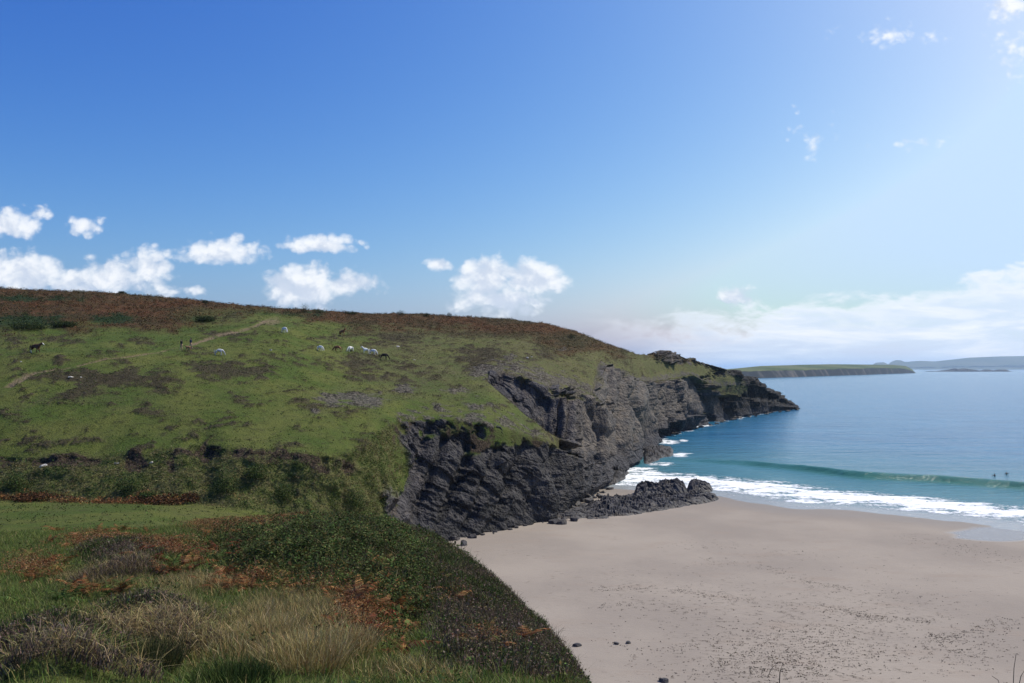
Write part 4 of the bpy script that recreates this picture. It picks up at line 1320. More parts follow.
def boulder_mesh(seed, flat=.7):
    bm = bmesh.new()
    bmesh.ops.create_icosphere(bm, subdivisions=4, radius=1)
    co = np.array([v.co for v in bm.verts])
    r_ = np.random.default_rng(seed)
    for _ in range(14):                                # flat broken faces
        n = r_.normal(size=3); n /= np.linalg.norm(n)
        d = co @ n
        lim = r_.uniform(.45, .8)
        co = co - np.where(d > lim, d - lim, 0)[:, None] * n * .92
    co = co * (1 + .10 * fbm(co[:, 0] * 1.6 + seed, co[:, 1] * 1.6, co[:, 2] * 1.6, 3))[:, None]
    co = co + (.05 * fbm(co[:, 0] * 6 + seed, co[:, 1] * 6, co[:, 2] * 6, 3))[:, None] * co
    co[:, 2] *= flat
    for v, c in zip(bm.verts, co):
        v.co = c
    me = bpy.data.meshes.new('boulder')
    bm.to_mesh(me); bm.free()
    me.materials.append(mr)
    return me


bmeshes = [boulder_mesh(s, f) for s, f in ((1, .7), (2, .85), (3, .6), (4, .95), (5, .75))]


def boulder(loc, size, label, group=None, k=None, cat='boulder', name='boulder', mat=None):
    me = bmeshes[random.randrange(5) if k is None else k]
    if mat is not None:
        me = me.copy(); me.materials.clear(); me.materials.append(mat)
    sx, sy, sz = size if isinstance(size, tuple) else (size * random.uniform(.8, 1.3), size * random.uniform(.8, 1.2), size * random.uniform(.7, 1.1))
    return link(name, me, None, loc=loc, rot=(random.uniform(-.25, .25), random.uniform(-.25, .25), random.uniform(0, 6.28)), scale=(sx, sy, sz), label=label, category=cat, group=group)


def on_beach(px, py):
    z = 0.5
    for _ in range(5):
        Y = Y_of(py, z)
        x = X_of(px, Y, z)
        z = beach_z(x, Y)
    return Vector((x, Y, z))


def heading_px(c, px_w):
    return px_w * c.y / F


for px, py, w, lab in [(577, 646, 5.5, 'small dark boulder half buried in the sand near the hillock edge'), (664, 682, 6.5, 'dark boulder in the sand at the bottom edge of the view'),
                       (616, 644, 4.0, 'low brown lump of weed covered stone, left of a pair on the sand'), (629, 643, 4.2, 'low brown weed covered stone, right of a pair on the sand'),
                       (473, 538, 6.0, 'dark boulder on the sand against the foot of the near cliff'), (453, 540, 6.5, 'rounded grey boulder where the hillock meets the sand'), (464, 545, 6.5, 'grey boulder on the sand just below the rounded one'),
                       (562, 524, 7.5, 'blocky dark rock at the landward tip of the low ledge'), (574, 521, 6.0, 'blocky dark rock beside the landward tip of the ledge')]:
    c = on_beach(px, py)
    r_ = heading_px(c, w)
    boulder(c + Vector((0, 0, r_ * .15)), (r_, r_ * .8, r_ * (.5 if px in (616, 629) else .75)), lab)
for _ in range(70):
    q = rng.random()
    px = 560 + 70 * q + rng.normal() * 8
    py = np.interp(px, [540, 560, 580, 600, 622, 640], [520, 511, 500, 487, 472, 458]) + rng.uniform(-3, 12)
    if px > 632:
        continue
    c = on_beach(px, py)
    if c.z < .02:
        c.z = 0
    boulder(c, rng.uniform(.35, 1.25), 'dark angular boulder among the rubble below the cliff', 'boulders at the cliff foot')
for _ in range(60):
    px = rng.uniform(634, 800)
    py = np.interp(px, [622, 645, 660, 700, 731, 772, 797], [468, 449, 437, 427, 419.5, 412, 408.8]) + rng.uniform(-.5, 1.6)
    Y = Y_of(py, 0)
    boulder((X_of(px, Y, 0), Y, 0), rng.uniform(.6, 1.9), 'dark sea washed rock at the foot of the far cliff', 'rocks along the water line', cat='rock', name='shore_rock')
for _ in range(34):
    px = rng.uniform(418, 560)
    py = np.interp(px, [415, 440, 480, 520, 550, 565], [537, 539, 534, 524, 519, 508]) + rng.uniform(-1, 3.5)
    c = on_beach(px, py)
    boulder(c, rng.uniform(.15, .5), 'small dark stone in the sand along the near cliff', 'stones along the near cliff', cat='stone', name='beach_stone')

mw, b = material('pale_stone', .9, .2)
put(b, 'Base Color', mix(smooth(noise(position(), 3, 5), .35, .65), (.30, .28, .25), (.55, .52, .48)))
for px, py, w, lab in [(71, 378, 3.6, 'pale rounded boulder in the grass below the footpath'), (81, 377.5, 1.6, 'small pale stone right of the pale boulder below the footpath'), (271, 350.5, 2.6, 'pale flat stone in the grass left of the grazing ponies'),
                       (398, 347, 2.8, 'grey rock in the grass to the right of the ponies'), (414, 360, 1.8, 'small buff stone in the grass below the grey rock'), (21, 362, 1.8, 'small white stone in the grass left of the footpath'),
                       (527, 358, 2.4, 'pale lichen covered rock on the slope above the sea cliff'), (532, 357, 2.0, 'smaller pale rock on the slope beside the lichen covered one'), (45, 466, 4.5, 'pale block of stone showing in the left end of the bank'), (116, 463.5, 3.2, 'whitish stone in the hollow of the earth bank'), (151, 463, 3.6, 'pale slab of stone at the lip of the bank')]:
    c = headland_point(px, py)
    r_ = heading_px(c, w)
    boulder(c, (r_, r_ * .7, r_ * .62), lab, mat=mw, cat='stone', name='grass_stone')

# seaweed and scuffs left by the tide: crumbs of dark weed along old tide lines and strewn over the upper beach
def strand(pts, n, spread):
    t = np.array(pts, float)
    q_ = rng.random(n)
    k_ = np.linspace(0, 1, len(t))
    brk_ = fbm(q_ * 14, t[0, 0], .5, 3) > -.12
    px_ = np.interp(q_, k_, t[:, 0]) + rng.normal(size=n) * spread * 3
    py_ = np.interp(q_, k_, t[:, 1]) + rng.normal(size=n) * spread
    return px_[brk_], py_[brk_]


SX_, SY_ = [], []
for pts, n, sp_ in [([(585, 590), (640, 588), (700, 593), (760, 603), (830, 612)], 260, 1.6), ([(700, 560), (760, 566), (800, 580), (850, 590)], 200, 1.8), ([(830, 607), (860, 615), (880, 619), (930, 622)], 240, 1.6), ([(930, 640), (970, 632), (1015, 622)], 220, 3.0),
                    ([(880, 532), (950, 545), (1010, 560)], 260, 3.5), ([(560, 610), (620, 605), (700, 612)], 120, 2.0), ([(660, 545), (740, 548), (820, 555)], 110, 2.5), ([(600, 640), (660, 652), (720, 640)], 90, 3.5)]:
    a_, b2_ = strand(pts, n, sp_)
    SX_.append(a_); SY_.append(b2_)
for cx_, cy_, rx_, ry_, n in [(800, 648, 110, 26, 1000), (760, 668, 90, 14, 420), (900, 620, 130, 40, 260), (680, 600, 120, 30, 220), (960, 650, 60, 20, 260), (850, 600, 150, 40, 200)]:
    SX_.append(cx_ + rng.normal(size=n) * rx_ * .5); SY_.append(cy_ + rng.normal(size=n) * ry_ * .6)
SX_, SY_ = np.concatenate(SX_), np.concatenate(SY_)
k_ = (SX_ > 590) & (SY_ < 700) & (SX_ < 1060)
SX_, SY_ = SX_[k_], SY_[k_]
zz_ = 0 * SX_ + 1.2
for _ in range(4):
    Y_ = Y_of(SY_, zz_); X_ = X_of(SX_, Y_, zz_)
    d_ = shore_dist(X_, Y_)
    zz_ = np.clip(-d_, 0, 90) * .0175 + .05 * fbm(X_ / 13, Y_ / 13, 1.0, 4)
P = np.stack([X_, Y_, zz_ + .012], -1)
P = np.repeat(P, 3, 0) + np.stack([rng.normal(size=3 * len(P)) * .14, rng.normal(size=3 * len(P)) * .05, rng.random(3 * len(P)) * .02], -1)
veg('seaweed', [leaves(P, rng.uniform(.03, .095, len(P)), pick(len(P), (.055, .042, .03), (.10, .078, .055), (.15, .12, .09), (.035, .03, .022)), flat=2.5, aspect=2.0)], kind='stuff')

# rock islets far out
mi, b = material('islet_rock', .9, .2)
put(b, 'Base Color', mix(smooth(noise(position(), .03, 5), .4, .6), (.03, .03, .03), (.08, .075, .07)))
for cols, lab in [([(929, 371.0), (936, 371.2), (944, 370.2), (950, 369.8), (954, 368.4), (958, 369.3), (963, 368.5), (968, 369.2), (974, 369.8), (978, 371.2)], 'longest dark rocky islet off the far headland'),
                  ([(980, 371.0), (985, 369.6), (988, 369.6), (992, 370.2), (994, 371.3)], 'small dark islet to the right of the longest one'),
                  ([(994.5, 371.0), (998, 369.7), (1003, 369.6), (1006, 371.0)], 'rightmost small dark islet off the far headland')]:
    yb0 = 371.6
    Y0_ = Y_of(yb0, 0)
    q = np.linspace(cols[0][0], cols[-1][0], 120)
    top_ = z_of(np.interp(q, [c[0] for c in cols], [c[1] for c in cols]) + .25 * fbm(q / 1.5, .3, Y0_ * .001, 3), Y0_)
    f = np.linspace(0, 1, 24)[:, None]
    Y = Y0_ + (f - .5) * 160 + 25 * fbm(q[None] / 3, f * 3, 1.0, 3)
    Z = -3 + (np.maximum(top_, -2)[None] + 3) * np.sin(np.pi * f) ** .6 * (1 + .18 * fbm(q[None] / 1.2, f * 5, 2.0, 4))
    X = (q[None] - CX) / F * Y0_ + 0 * f
    cx_ = X.mean()
    link('rock_islet', mesh_from('rock_islet', np.stack([X - cx_, Y - Y0_, Z], -1), grid_faces(24, 120), smooth_shade=False), mi, loc=(cx_, Y0_, 0), label=lab, category='islet', group='rock islets')

# ------------------------------------------------------------------ bushes that stand out on the hill
def bush(px, py, w_px, h_px, label, cols, name='gorse_bush', cat='bush', n=900, group='bushes on the skyline', lift=.2):
    c = headland_point(px, py)
    rx, hh = w_px * .5 * c.y / F, h_px * c.y / F
    u_ = rng.normal(size=(n, 3)); u_ /= np.linalg.norm(u_, axis=1)[:, None]
    rr = rng.random(n) ** .4
    lump = 1 + .35 * fbm(u_[:, 0] * 1.7 + px, u_[:, 1] * 1.7, u_[:, 2] * 1.7, 3)
    P = u_ * (rr * lump)[:, None] * np.array([rx, rx * .8, hh * .75]) + np.array([0, 0, hh * .42])
    P[:, 2] = np.abs(P[:, 2])
    o = veg(name, [leaves(P, rng.uniform(.05, .13, n) * min(max(1.0, rx * .7), 1.8), pick(n, *cols, jitter=.35), flat=.3, aspect=1.2)], loc=c, label=label, category=cat, group=group)
    m = stem('stem', [Vector((0, 0, -.3)), Vector((.05, 0, hh * .3)), Vector((.1, .05, hh * .6))], .05)
    link('stem', m, mt, parent=o)
    return o


DG = [(.018, .032, .011), (.030, .046, .015), (.045, .058, .02), (.012, .02, .008)]
for px, py, w, h, lab in [(305, 313, 10, 8, 'largest round dark bush on the skyline above the white ponies'), (318, 313.5, 14, 3.5, 'low dark bush on the skyline right of the largest round bush'), (401, 315.5, 10, 4.5, 'dark bush on the middle of the skyline'), (426, 316.5, 7, 3.2, 'small dark bush on the skyline between two others'),
                          (449, 317, 6, 3.8, 'rightmost small dark bush on the skyline'), (350, 314.5, 18, 2.6, 'low spreading scrub on the skyline'), (205, 303, 6, 2.6, 'tiny dark bush on the skyline near the top of the path'), (122, 294, 8, 2.2, 'leftmost low bush on the skyline'),
                          (572, 338, 9, 4, 'dark bush on the brown ridge above the sea cliff')]:
    bush(px, py, w, h, lab, DG)
for px, py, w, h, lab in [(28, 329, 40, 6, 'broad dark green gorse bush on the left edge of the hill'), (64, 327, 26, 5, 'dark green gorse bush right of the broadest one on the hill'), (205, 322, 20, 4.5, 'dark gorse bush in the bracken above the walkers')]:
    bush(px, py, w, h, lab, [(.030, .050, .016), (.045, .066, .020), (.060, .074, .026), (.022, .034, .012)], n=2600, group='gorse bushes in the bracken')
for px, py, w, h, lab in [(130, 493, 28, 18, 'bright green bush growing in the hollow of the bank'), (226, 492, 26, 24, 'leafy green bush at the foot of the bank beside the dark gully'), (14, 488, 24, 14, 'green bush at the left end of the bank'), (285, 500, 22, 14, 'pale green bush low on the bank'), (352, 507, 26, 14, 'green bush at the right end of the bank above the stream'),
                          (256, 478, 26, 12, 'green bush halfway up the bank right of the gully'), (148, 500, 18, 8, 'dark green bush at the foot of the bank')]:
    bush(px, py, w, h, lab, [(.042, .075, .018), (.060, .098, .024), (.030, .05, .014), (.085, .105, .035)], n=1800, name='green_bush', group='bushes on the bank')
for px, py, w, h, lab in [(165, 503, 60, 7, 'long strip of dark rusty bracken at the foot of the bank'), (35, 500, 46, 6, 'dark rusty bracken strip at the left foot of the bank'), (190, 503, 20, 9, 'dark brown thicket by the mouth of the gully')]:
    bush(px, py, w, h, lab, [(.06, .028, .014), (.10, .045, .018), (.035, .022, .012), (.13, .06, .022)], n=1800, name='bracken_thicket', group='bracken at the foot of the bank')

# ------------------------------------------------------------------ animals and people
def skin(name, nodes, edges, root, levels=2):
    me = bpy.data.meshes.new(name)
    bm = bmesh.new()
    lay = bm.verts.layers.skin.verify()
    vs = {}
    for k, (co, r_) in nodes.items():
        v = bm.verts.new(co)
        v[lay].radius = r_ if isinstance(r_, tuple) else (r_, r_)
        v[lay].use_root = (k == root)
        vs[k] = v
    for a_, b_ in edges:
        bm.edges.new((vs[a_], vs[b_]))
    bm.to_mesh(me); bm.free()
    o = bpy.data.objects.new('tmp', me)
    COL.objects.link(o)
    o.modifiers.new('skin', 'SKIN').use_smooth_shade = True
    s = o.modifiers.new('sub', 'SUBSURF'); s.levels = levels; s.render_levels = levels
    dg = bpy.context.evaluated_depsgraph_get()
    out_ = bpy.data.meshes.new_from_object(o.evaluated_get(dg))
    out_.name = name
    bpy.data.objects.remove(o)
    return out_


def merge(name, meshes):
    bm = bmesh.new()
    for m in meshes:
        bm.from_mesh(m)
    me = bpy.data.meshes.new(name)
    bm.to_mesh(me); bm.free()
    me.polygons.foreach_set('use_smooth', np.ones(len(me.polygons), bool))
    return me


def chain(nodes, edges, start, prefix, pts):
    prev = start
    for k, (co, r_) in enumerate(pts):
        key = prefix + str(k)
        nodes[key] = (co, r_)
        if prev is not None:
            edges.append((prev, key))
        prev = key
    return prev


def horse_parts(pose):
    n, e = {}, []
    n['pelvis'] = ((-.52, 0, 1.02), (.235, .25)); n['loin'] = ((-.2, 0, .99), (.245, .26)); n['barrel'] = ((.12, 0, .97), (.25, .275)); n['chest'] = ((.42, 0, .99), (.215, .26))
    e += [('pelvis', 'loin'), ('loin', 'barrel'), ('barrel', 'chest')]
    if pose == 'graze':
        neck = [((.62, 0, .98), (.15, .18)), ((.84, 0, .74), (.10, .13)), ((.98, 0, .50), (.085, .105)), ((1.10, 0, .28), (.07, .085)), ((1.17, 0, .10), (.05, .055))]
        poll = (.98, 0, .50); mane = [(.50, 0, 1.22), (.72, 0, 1.06), (.90, 0, .80), (1.02, 0, .60)]
    elif pose == 'walk':
        neck = [((.62, 0, 1.12), (.15, .18)), ((.84, 0, 1.24), (.11, .14)), ((1.02, 0, 1.36), (.09, .11)), ((1.18, 0, 1.24), (.075, .09)), ((1.34, 0, 1.10), (.052, .055))]
        poll = (1.02, 0, 1.36); mane = [(.50, 0, 1.25), (.68, 0, 1.33), (.86, 0, 1.42), (1.02, 0, 1.48)]
    else:
        neck = [((.60, 0, 1.16), (.15, .18)), ((.76, 0, 1.36), (.11, .14)), ((.88, 0, 1.54), (.09, .11)), ((1.04, 0, 1.44), (.075, .09)), ((1.20, 0, 1.28), (.052, .055))]
        poll = (.88, 0, 1.54); mane = [(.48, 0, 1.27), (.62, 0, 1.42), (.74, 0, 1.56), (.86, 0, 1.66)]
    chain(n, e, 'chest', 'neck', neck)
    px_, _, pz_ = poll
    for s in (-1, 1):
        n['ear%d' % s] = ((px_ - .02, s * .065, pz_ + .16), .02); n['earb%d' % s] = ((px_ - .01, s * .05, pz_ + .08), .03)
        e += [('neck2', 'earb%d' % s), ('earb%d' % s, 'ear%d' % s)]
        st = .14 * s if pose == 'walk' else .05 * s
        chain(n, e, 'chest', 'f%d' % s, [((.42, s * .15, .72), (.10, .12)), ((.44 + st * .5, s * .15, .42), .058), ((.42 + st, s * .15, .13), .040), ((.46 + st, s * .15, .035), .058)])
        chain(n, e, 'pelvis', 'h%d' % s, [((-.50, s * .16, .82), (.14, .18)), ((-.40 - st * .3, s * .17, .66), (.10, .12)), ((-.66 - st * .8, s * .16, .42), .058), ((-.62 - st, s * .16, .13), .042), ((-.57 - st, s * .16, .035), .06)])
    body = skin('body', n, e, 'barrel')
    tn, te = {}, []
    chain(tn, te, None, 't', [((-.70, 0, 1.12), .04), ((-.80, 0, .98), .065), ((-.84, 0, .70), .07), ((-.82, 0, .42), .03)])
    tail = skin('tail', tn, te, 't0', 1)
    mn, me_ = {}, []
    chain(mn, me_, None, 'm', [((mane[0][0], 0, mane[0][2] - .05), (.03, .05))] + [((x, .03, z - .06), (.035, .085)) for x, _, z in mane[1:]])
    mane_m = skin('mane', mn, me_, 'm0', 1)
    return body, tail, mane_m


poses = {k: horse_parts(k) for k in ('graze', 'walk', 'stand')}


def plain(name, c, rough=.75, var=.25):
    m, b_ = material(name, rough, .25)
    v = tuple(min(1, x * (1 + var)) for x in c)
    w = tuple(x * (1 - var) for x in c)
    put(b_, 'Base Color', mix(smooth(noise(position(), 3.5, 4), .38, .62), w, v))
    return m


COATS = dict(white=plain('white_coat', (.80, .78, .72), .8, .06), grey=plain('grey_coat', (.50, .50, .50), .8, .2), brown=plain('brown_coat', (.095, .042, .020), .7), chestnut=plain('chestnut_coat', (.21, .085, .036), .7),
             black=plain('black_coat', (.034, .023, .017), .7), cream=plain('cream_hair', (.72, .68, .58), .8, .1), darkhair=plain('dark_hair', (.018, .013, .011), .8), hoof=plain('hoof', (.05, .04, .035), .6), rednair=plain('red_hair', (.10, .04, .02), .8))


def pony(px, py, length_px, heading, pose, coat, hair, label, marks=()):
    body, tail, mane_m = poses[pose]
    c = headland_point(px, py)
    t = bpy.data.objects.new('pony', None)
    COL.objects.link(t)
    s = 1.0
    full = 2.05 if pose != 'stand' else 2.0
    s = min(max(length_px * c.y / F / full, .85), 1.30)
    t.location = c - Vector((0, 0, .02))
    t.rotation_euler = (0, 0, R(heading))
    t.scale = (s, s, s)
    t['label'], t['category'], t['group'] = label, 'pony', 'ponies grazing on the headland'
    bme = body.copy()
    bme.name = 'pony_body'
    for m in (COATS[coat], COATS['cream'], COATS['hoof']):
        bme.materials.append(m)
    for f in bme.polygons:
        x, y, z = f.center
        if z < .07 and (pose != 'graze' or x < .8):
            f.material_index = 2
        elif 'face' in marks and ((pose == 'walk' and x > 1.10 and abs(y) < .07) or (pose == 'stand' and x > 1.0 and abs(y) < .06)):
            f.material_index = 1
        elif 'socks' in marks and z < .42 and x < .8:
            f.material_index = 1
        elif 'hind' in marks and z < .45 and x < -.3:
            f.material_index = 1
    o = link('body', bme, None, parent=t)
    link('tail', tail.copy(), COATS[hair], parent=t)
    link('mane', mane_m.copy(), COATS[hair], parent=t)
    return t


pony(35, 353.5, 15, -8, 'walk', 'brown', 'darkhair', 'dark brown pony with a white face walking on its own at far left', ('face', 'hind'))
pony(219, 355.5, 11, 14, 'graze', 'grey', 'grey', 'grey pony grazing alone between the walkers and the herd')
pony(284, 333, 10, -40, 'graze', 'white', 'cream', 'white pony grazing alone highest on the slope beside the path end')
pony(320, 351.5, 8.5, -28, 'graze', 'white', 'cream', 'white pony grazing at the left end of the herd')
pony(338, 352, 10.5, 176, 'graze', 'chestnut', 'rednair', 'chestnut pony grazing between two white ponies of the herd')
pony(350.5, 352, 9, 235, 'graze', 'white', 'cream', 'white pony grazing head on to the right of the chestnut pony')
pony(366, 353.5, 9, 205, 'stand', 'white', 'cream', 'white pony standing behind another white one near the herd right end')
pony(373, 355, 9.5, -14, 'graze', 'white', 'cream', 'white pony grazing in front of the standing white one')
pony(384, 360, 11, -6, 'graze', 'black', 'darkhair', 'black pony grazing at the right end of the herd')
pony(342, 336.5, 9.5, -35, 'stand', 'chestnut', 'darkhair', 'reddish brown pony standing by itself above the herd')


# ---- people
SKIN = plain('skin_tone', (.45, .27, .19), .6, .06)
HAIR = {'brown': plain('brown_hair', (.05, .03, .02), .8), 'dark': plain('black_hair', (.015, .012, .012), .8)}
CLOTH = {k: plain(k + '_cloth', c, .9, .12) for k, c in dict(black=(.016, .016, .018), navy=(.020, .030, .060), sand=(.34, .26, .18), grey=(.20, .20, .21), rubber=(.014, .015, .018)).items()}


def person_nodes(step=.14, arm=.10):
    n, e = {}, []
    n['pelvis'] = ((0, 0, .95), (.13, .155)); n['waist'] = ((.01, 0, 1.10), (.105, .14)); n['chest'] = ((.02, 0, 1.30), (.12, .17)); n['neckb'] = ((.01, 0, 1.46), (.07, .085)); n['neck'] = ((.02, 0, 1.52), .052); n['jaw'] = ((.035, 0, 1.575), (.066, .062)); n['brow'] = ((.02, 0, 1.66), (.094, .080)); n['crown'] = ((.01, 0, 1.71), (.07, .06))
    e += [('pelvis', 'waist'), ('waist', 'chest'), ('chest', 'neckb'), ('neckb', 'neck'), ('neck', 'jaw'), ('jaw', 'brow'), ('brow', 'crown')]
    n['nose'] = ((.135, 0, 1.625), .014); e.append(('brow', 'nose'))
    for s in (-1, 1):
        n['ear%d' % s] = ((.01, s * .092, 1.635), .014); e.append(('brow', 'ear%d' % s))
        st = step * s
        chain(n, e, 'pelvis', 'leg%d' % s, [((st * .2, s * .095, .84), .088), ((st * .7 + .02, s * .10, .48), .058), ((st * 1.2 - .02, s * .10, .10), .040), ((st * 1.2 + .04, s * .105, .04), .040), ((st * 1.2 + .17, s * .115, .03), .030)])
        sw = -arm * s
        chain(n, e, 'neckb', 'arm%d' % s, [((.0, s * .17, 1.42), .058), ((sw * .5, s * .215, 1.14), .043), ((sw + .06, s * .22, .90), .030)])
    return n, e


def hand(s, c):
    parts = []
    n, e = {'w': (c, .026), 'p': ((c[0] + .01, c[1], c[2] - .07), (.018, .036))}, [('w', 'p')]
    palm = skin('palm', n, e, 'w', 1)
    parts.append(palm)
    for k, (off, ln) in enumerate(((-.03, .062), (-.01, .078), (.011, .085), (.031, .076))):
        fn, fe = {}, []
        chain(fn, fe, None, 'f', [((c[0] + .01 + off, c[1], c[2] - .07), .009), ((c[0] + .018 + off, c[1], c[2] - .09 - ln * .4), .0085), ((c[0] + .03 + off, c[1] - s * .012, c[2] - .09 - ln * .75), .008), ((c[0] + .038 + off, c[1] - s * .022, c[2] - .09 - ln), .0065)])
        parts.append(skin('finger', fn, fe, 'f0', 1))
    fn, fe = {}, []
    chain(fn, fe, None, 'f', [((c[0] + .02, c[1], c[2] - .035), .011), ((c[0] + .055, c[1] - s * .012, c[2] - .062), .010), ((c[0] + .066, c[1] - s * .02, c[2] - .10), .008)])
    parts.append(skin('thumb', fn, fe, 'f0', 1))
    return parts


def sub_nodes(n, e, keep, grow):
    kk = {k: (c, tuple(x + grow for x in (r_ if isinstance(r_, tuple) else (r_, r_)))) for k, (c, r_) in n.items() if any(k.startswith(q_) for q_ in keep)}
    return kk, [(a_, b_) for a_, b_ in e if a_ in kk and b_ in kk]


def person(loc, heading, height, jacket, trousers, hair, label, step=.14, short=False):
    n, e = person_nodes(step)
    mesh = merge('person', [skin('torso', n, e, 'pelvis')] + [m for s in (-1, 1) for m in hand(s, n['arm%d2' % s][0])])
    s_ = height / 1.78
    o = link('person', mesh, SKIN, loc=loc, rot=(0, 0, R(heading)), scale=(s_,) * 3, label=label, category='person')
    jn = {k: v for k, v in n.items()}
    kk, ee = sub_nodes(jn, e, ('pelvis', 'waist', 'chest', 'neckb', 'arm'), .022)
    kk = {k: v for k, v in kk.items()}
    link('jacket', skin('jacket', kk, ee, 'chest'), CLOTH[jacket], parent=o)
    keys = ('pelvis', 'leg-10', 'leg10', 'leg-11', 'leg11') if short else ('pelvis', 'leg-10', 'leg10', 'leg-11', 'leg11', 'leg-12', 'leg12')
    kk, ee = sub_nodes(jn, e, keys, .018)
    link('trousers', skin('trousers', kk, ee, 'pelvis'), CLOTH[trousers], parent=o)
    for s in (-1, 1):
        kk, ee = sub_nodes(jn, e, ('leg%d3' % s, 'leg%d4' % s), .012)
        link('shoe', skin('shoe', kk, ee, 'leg%d3' % s, 1), CLOTH['grey'], parent=o)
        bm = bmesh.new(); bmesh.ops.create_uvsphere(bm, u_segments=8, v_segments=6, radius=.012)
        em = bpy.data.meshes.new('eye'); bm.to_mesh(em); bm.free()
        link('eye', em, HAIR['dark'], parent=o, loc=(.106, s * .032, 1.645))
    hn = {'a': ((-.03, 0, 1.63), (.075, .085)), 'b': ((-.005, 0, 1.70), (.100, .092)), 'c': ((-.06, 0, 1.58), (.05, .06))}
    link('hair', skin('hair', hn, [('c', 'a'), ('a', 'b')], 'a'), HAIR[hair], parent=o)
    return o


c1 = headland_point(181.5, 350.2)
person(c1, 200, min(max(11.5 * c1.y / F, 1.55), 1.85), 'black', 'sand', 'dark', 'person in a black jacket with pale legs walking left of the tan dog', short=True)
c2 = headland_point(190.5, 349.0)
person(c2, 185, min(max(13 * c2.y / F, 1.6), 1.88), 'navy', 'sand', 'brown', 'person in a navy jacket walking behind the tan dog')


def dog(px, py, heading, label):
    n, e = {}, []
    n['hip'] = ((-.26, 0, .50), (.10, .11)); n['belly'] = ((-.02, 0, .50), (.10, .105)); n['chest'] = ((.22, 0, .49), (.135, .125))
    e += [('hip', 'belly'), ('belly', 'chest')]
    chain(n, e, 'chest', 'neck', [((.36, 0, .62), .085), ((.44, 0, .72), (.085, .08)), ((.56, 0, .69), .05), ((.64, 0, .67), .038)])
    chain(n, e, 'hip', 'tail', [((-.38, 0, .54), .032), ((-.52, 0, .56), .028), ((-.64, 0, .66), .015)])
    for s in (-1, 1):
        n['ear%d' % s] = ((.42, s * .10, .70), .022); e.append(('neck1', 'ear%d' % s))
        chain(n, e, 'chest', 'f%d' % s, [((.22, s * .09, .38), .058), ((.24 + .05 * s, s * .09, .20), .034), ((.22 + .07 * s, s * .09, .05), .028), ((.27 + .07 * s, s * .09, .025), .032)])
        chain(n, e, 'hip', 'h%d' % s, [((-.25, s * .09, .40), .08), ((-.20, s * .09, .30), .055), ((-.36 + .05 * s, s * .09, .19), .032), ((-.34 + .06 * s, s * .09, .05), .026), ((-.29 + .06 * s, s * .09, .025), .032)])
    c = headland_point(px, py)
    link('dog', skin('dog', n, e, 'belly'), plain('tan_fur', (.32, .17, .085), .85), loc=c, rot=(0, 0, R(heading)), scale=(1.12,) * 3, label=label, category='dog')


dog(188, 350.5, 178, 'tan dog standing in the grass beside the two walkers')


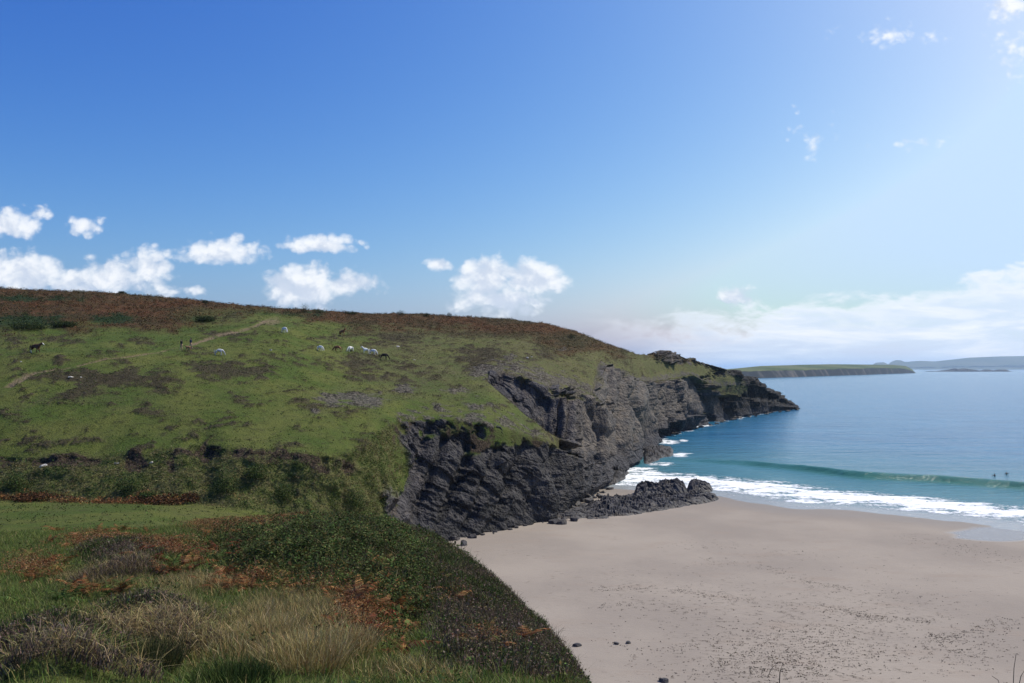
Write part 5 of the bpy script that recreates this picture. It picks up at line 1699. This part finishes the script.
def swimmer(px, py, heading, label, arm_up):
    n, e = {}, []
    n['hip'] = ((-.10, 0, -.55), (.12, .15)); n['waist'] = ((-.06, 0, -.28), (.11, .14)); n['chest'] = ((0, 0, .0), (.12, .17)); n['neckb'] = ((.02, 0, .15), (.07, .085)); n['neck'] = ((.03, 0, .21), .052); n['jaw'] = ((.05, 0, .27), (.066, .062)); n['brow'] = ((.035, 0, .355), (.094, .08)); n['crown'] = ((.02, 0, .41), (.07, .06)); n['nose'] = ((.148, 0, .32), .014)
    e += [('hip', 'waist'), ('waist', 'chest'), ('chest', 'neckb'), ('neckb', 'neck'), ('neck', 'jaw'), ('jaw', 'brow'), ('brow', 'crown'), ('brow', 'nose')]
    hands = []
    for s in (-1, 1):
        chain(n, e, 'hip', 'leg%d' % s, [((-.12, s * .1, -.68), .085), ((-.2, s * .12, -1.0), .056), ((-.3, s * .12, -1.35), .04), ((-.2, s * .12, -1.42), .03)])
        end = (.30, s * .42, .06) if not (arm_up and s == 1) else (.15, s * .38, .30)
        chain(n, e, 'neckb', 'arm%d' % s, [((.0, s * .18, .10), .056), ((.12, s * .36, .0), .043), (end, .03)])
        hands += hand(s, (end[0] + .02, end[1], end[2] + .05))
        n['ear%d' % s] = ((.025, s * .092, .33), .014); e.append(('brow', 'ear%d' % s))
    Y = Y_of(py, .15)
    o = link('person', merge('person', [skin('torso', n, e, 'chest')] + hands), SKIN, loc=(X_of(px, Y, .1), Y, .12), rot=(0, 0, R(heading)), scale=(1.05,) * 3, label=label, category='person')
    kk, ee = sub_nodes(n, e, ('hip', 'waist', 'chest', 'neckb', 'leg', 'arm'), .012)
    link('wetsuit', skin('wetsuit', kk, ee, 'chest'), CLOTH['rubber'], parent=o)
    link('hair', skin('hair', {'a': ((-.015, 0, .33), (.075, .085)), 'b': ((.01, 0, .40), (.1, .092)), 'c': ((-.045, 0, .28), (.05, .06))}, [('c', 'a'), ('a', 'b')], 'a'), HAIR['dark'], parent=o)
    for s in (-1, 1):
        bm = bmesh.new(); bmesh.ops.create_uvsphere(bm, u_segments=8, v_segments=6, radius=.012)
        em = bpy.data.meshes.new('eye'); bm.to_mesh(em); bm.free()
        link('eye', em, HAIR['brown'], parent=o, loc=(.121, s * .032, .34))


swimmer(994.5, 475.5, 200, 'swimmer in a dark wetsuit behind the breaking swell, left one of two', False)
swimmer(1006.5, 473.8, 250, 'swimmer in a dark wetsuit beyond the swell, the one farther right', True)

# ------------------------------------------------------------------ the air between here and the far shore
bm = bmesh.new()
bmesh.ops.create_cube(bm, size=1.0)
hz = bpy.data.meshes.new('haze')
bm.to_mesh(hz); bm.free()
mz = bpy.data.materials.new('haze')
mz.use_nodes = True
nt = mz.node_tree
nt.nodes.clear()
o_ = nt.nodes.new('ShaderNodeOutputMaterial')
v_ = nt.nodes.new('ShaderNodeVolumePrincipled')
v_.inputs['Color'].default_value = (.62, .79, 1.0, 1)
v_.inputs['Density'].default_value = HAZE_DENSITY
v_.inputs['Anisotropy'].default_value = 0.3
nt.links.new(v_.outputs[0], o_.inputs['Volume'])
link('haze', hz, mz, loc=(0, 0, 112.0), scale=(200000, 200000, 236.0), kind='stuff')
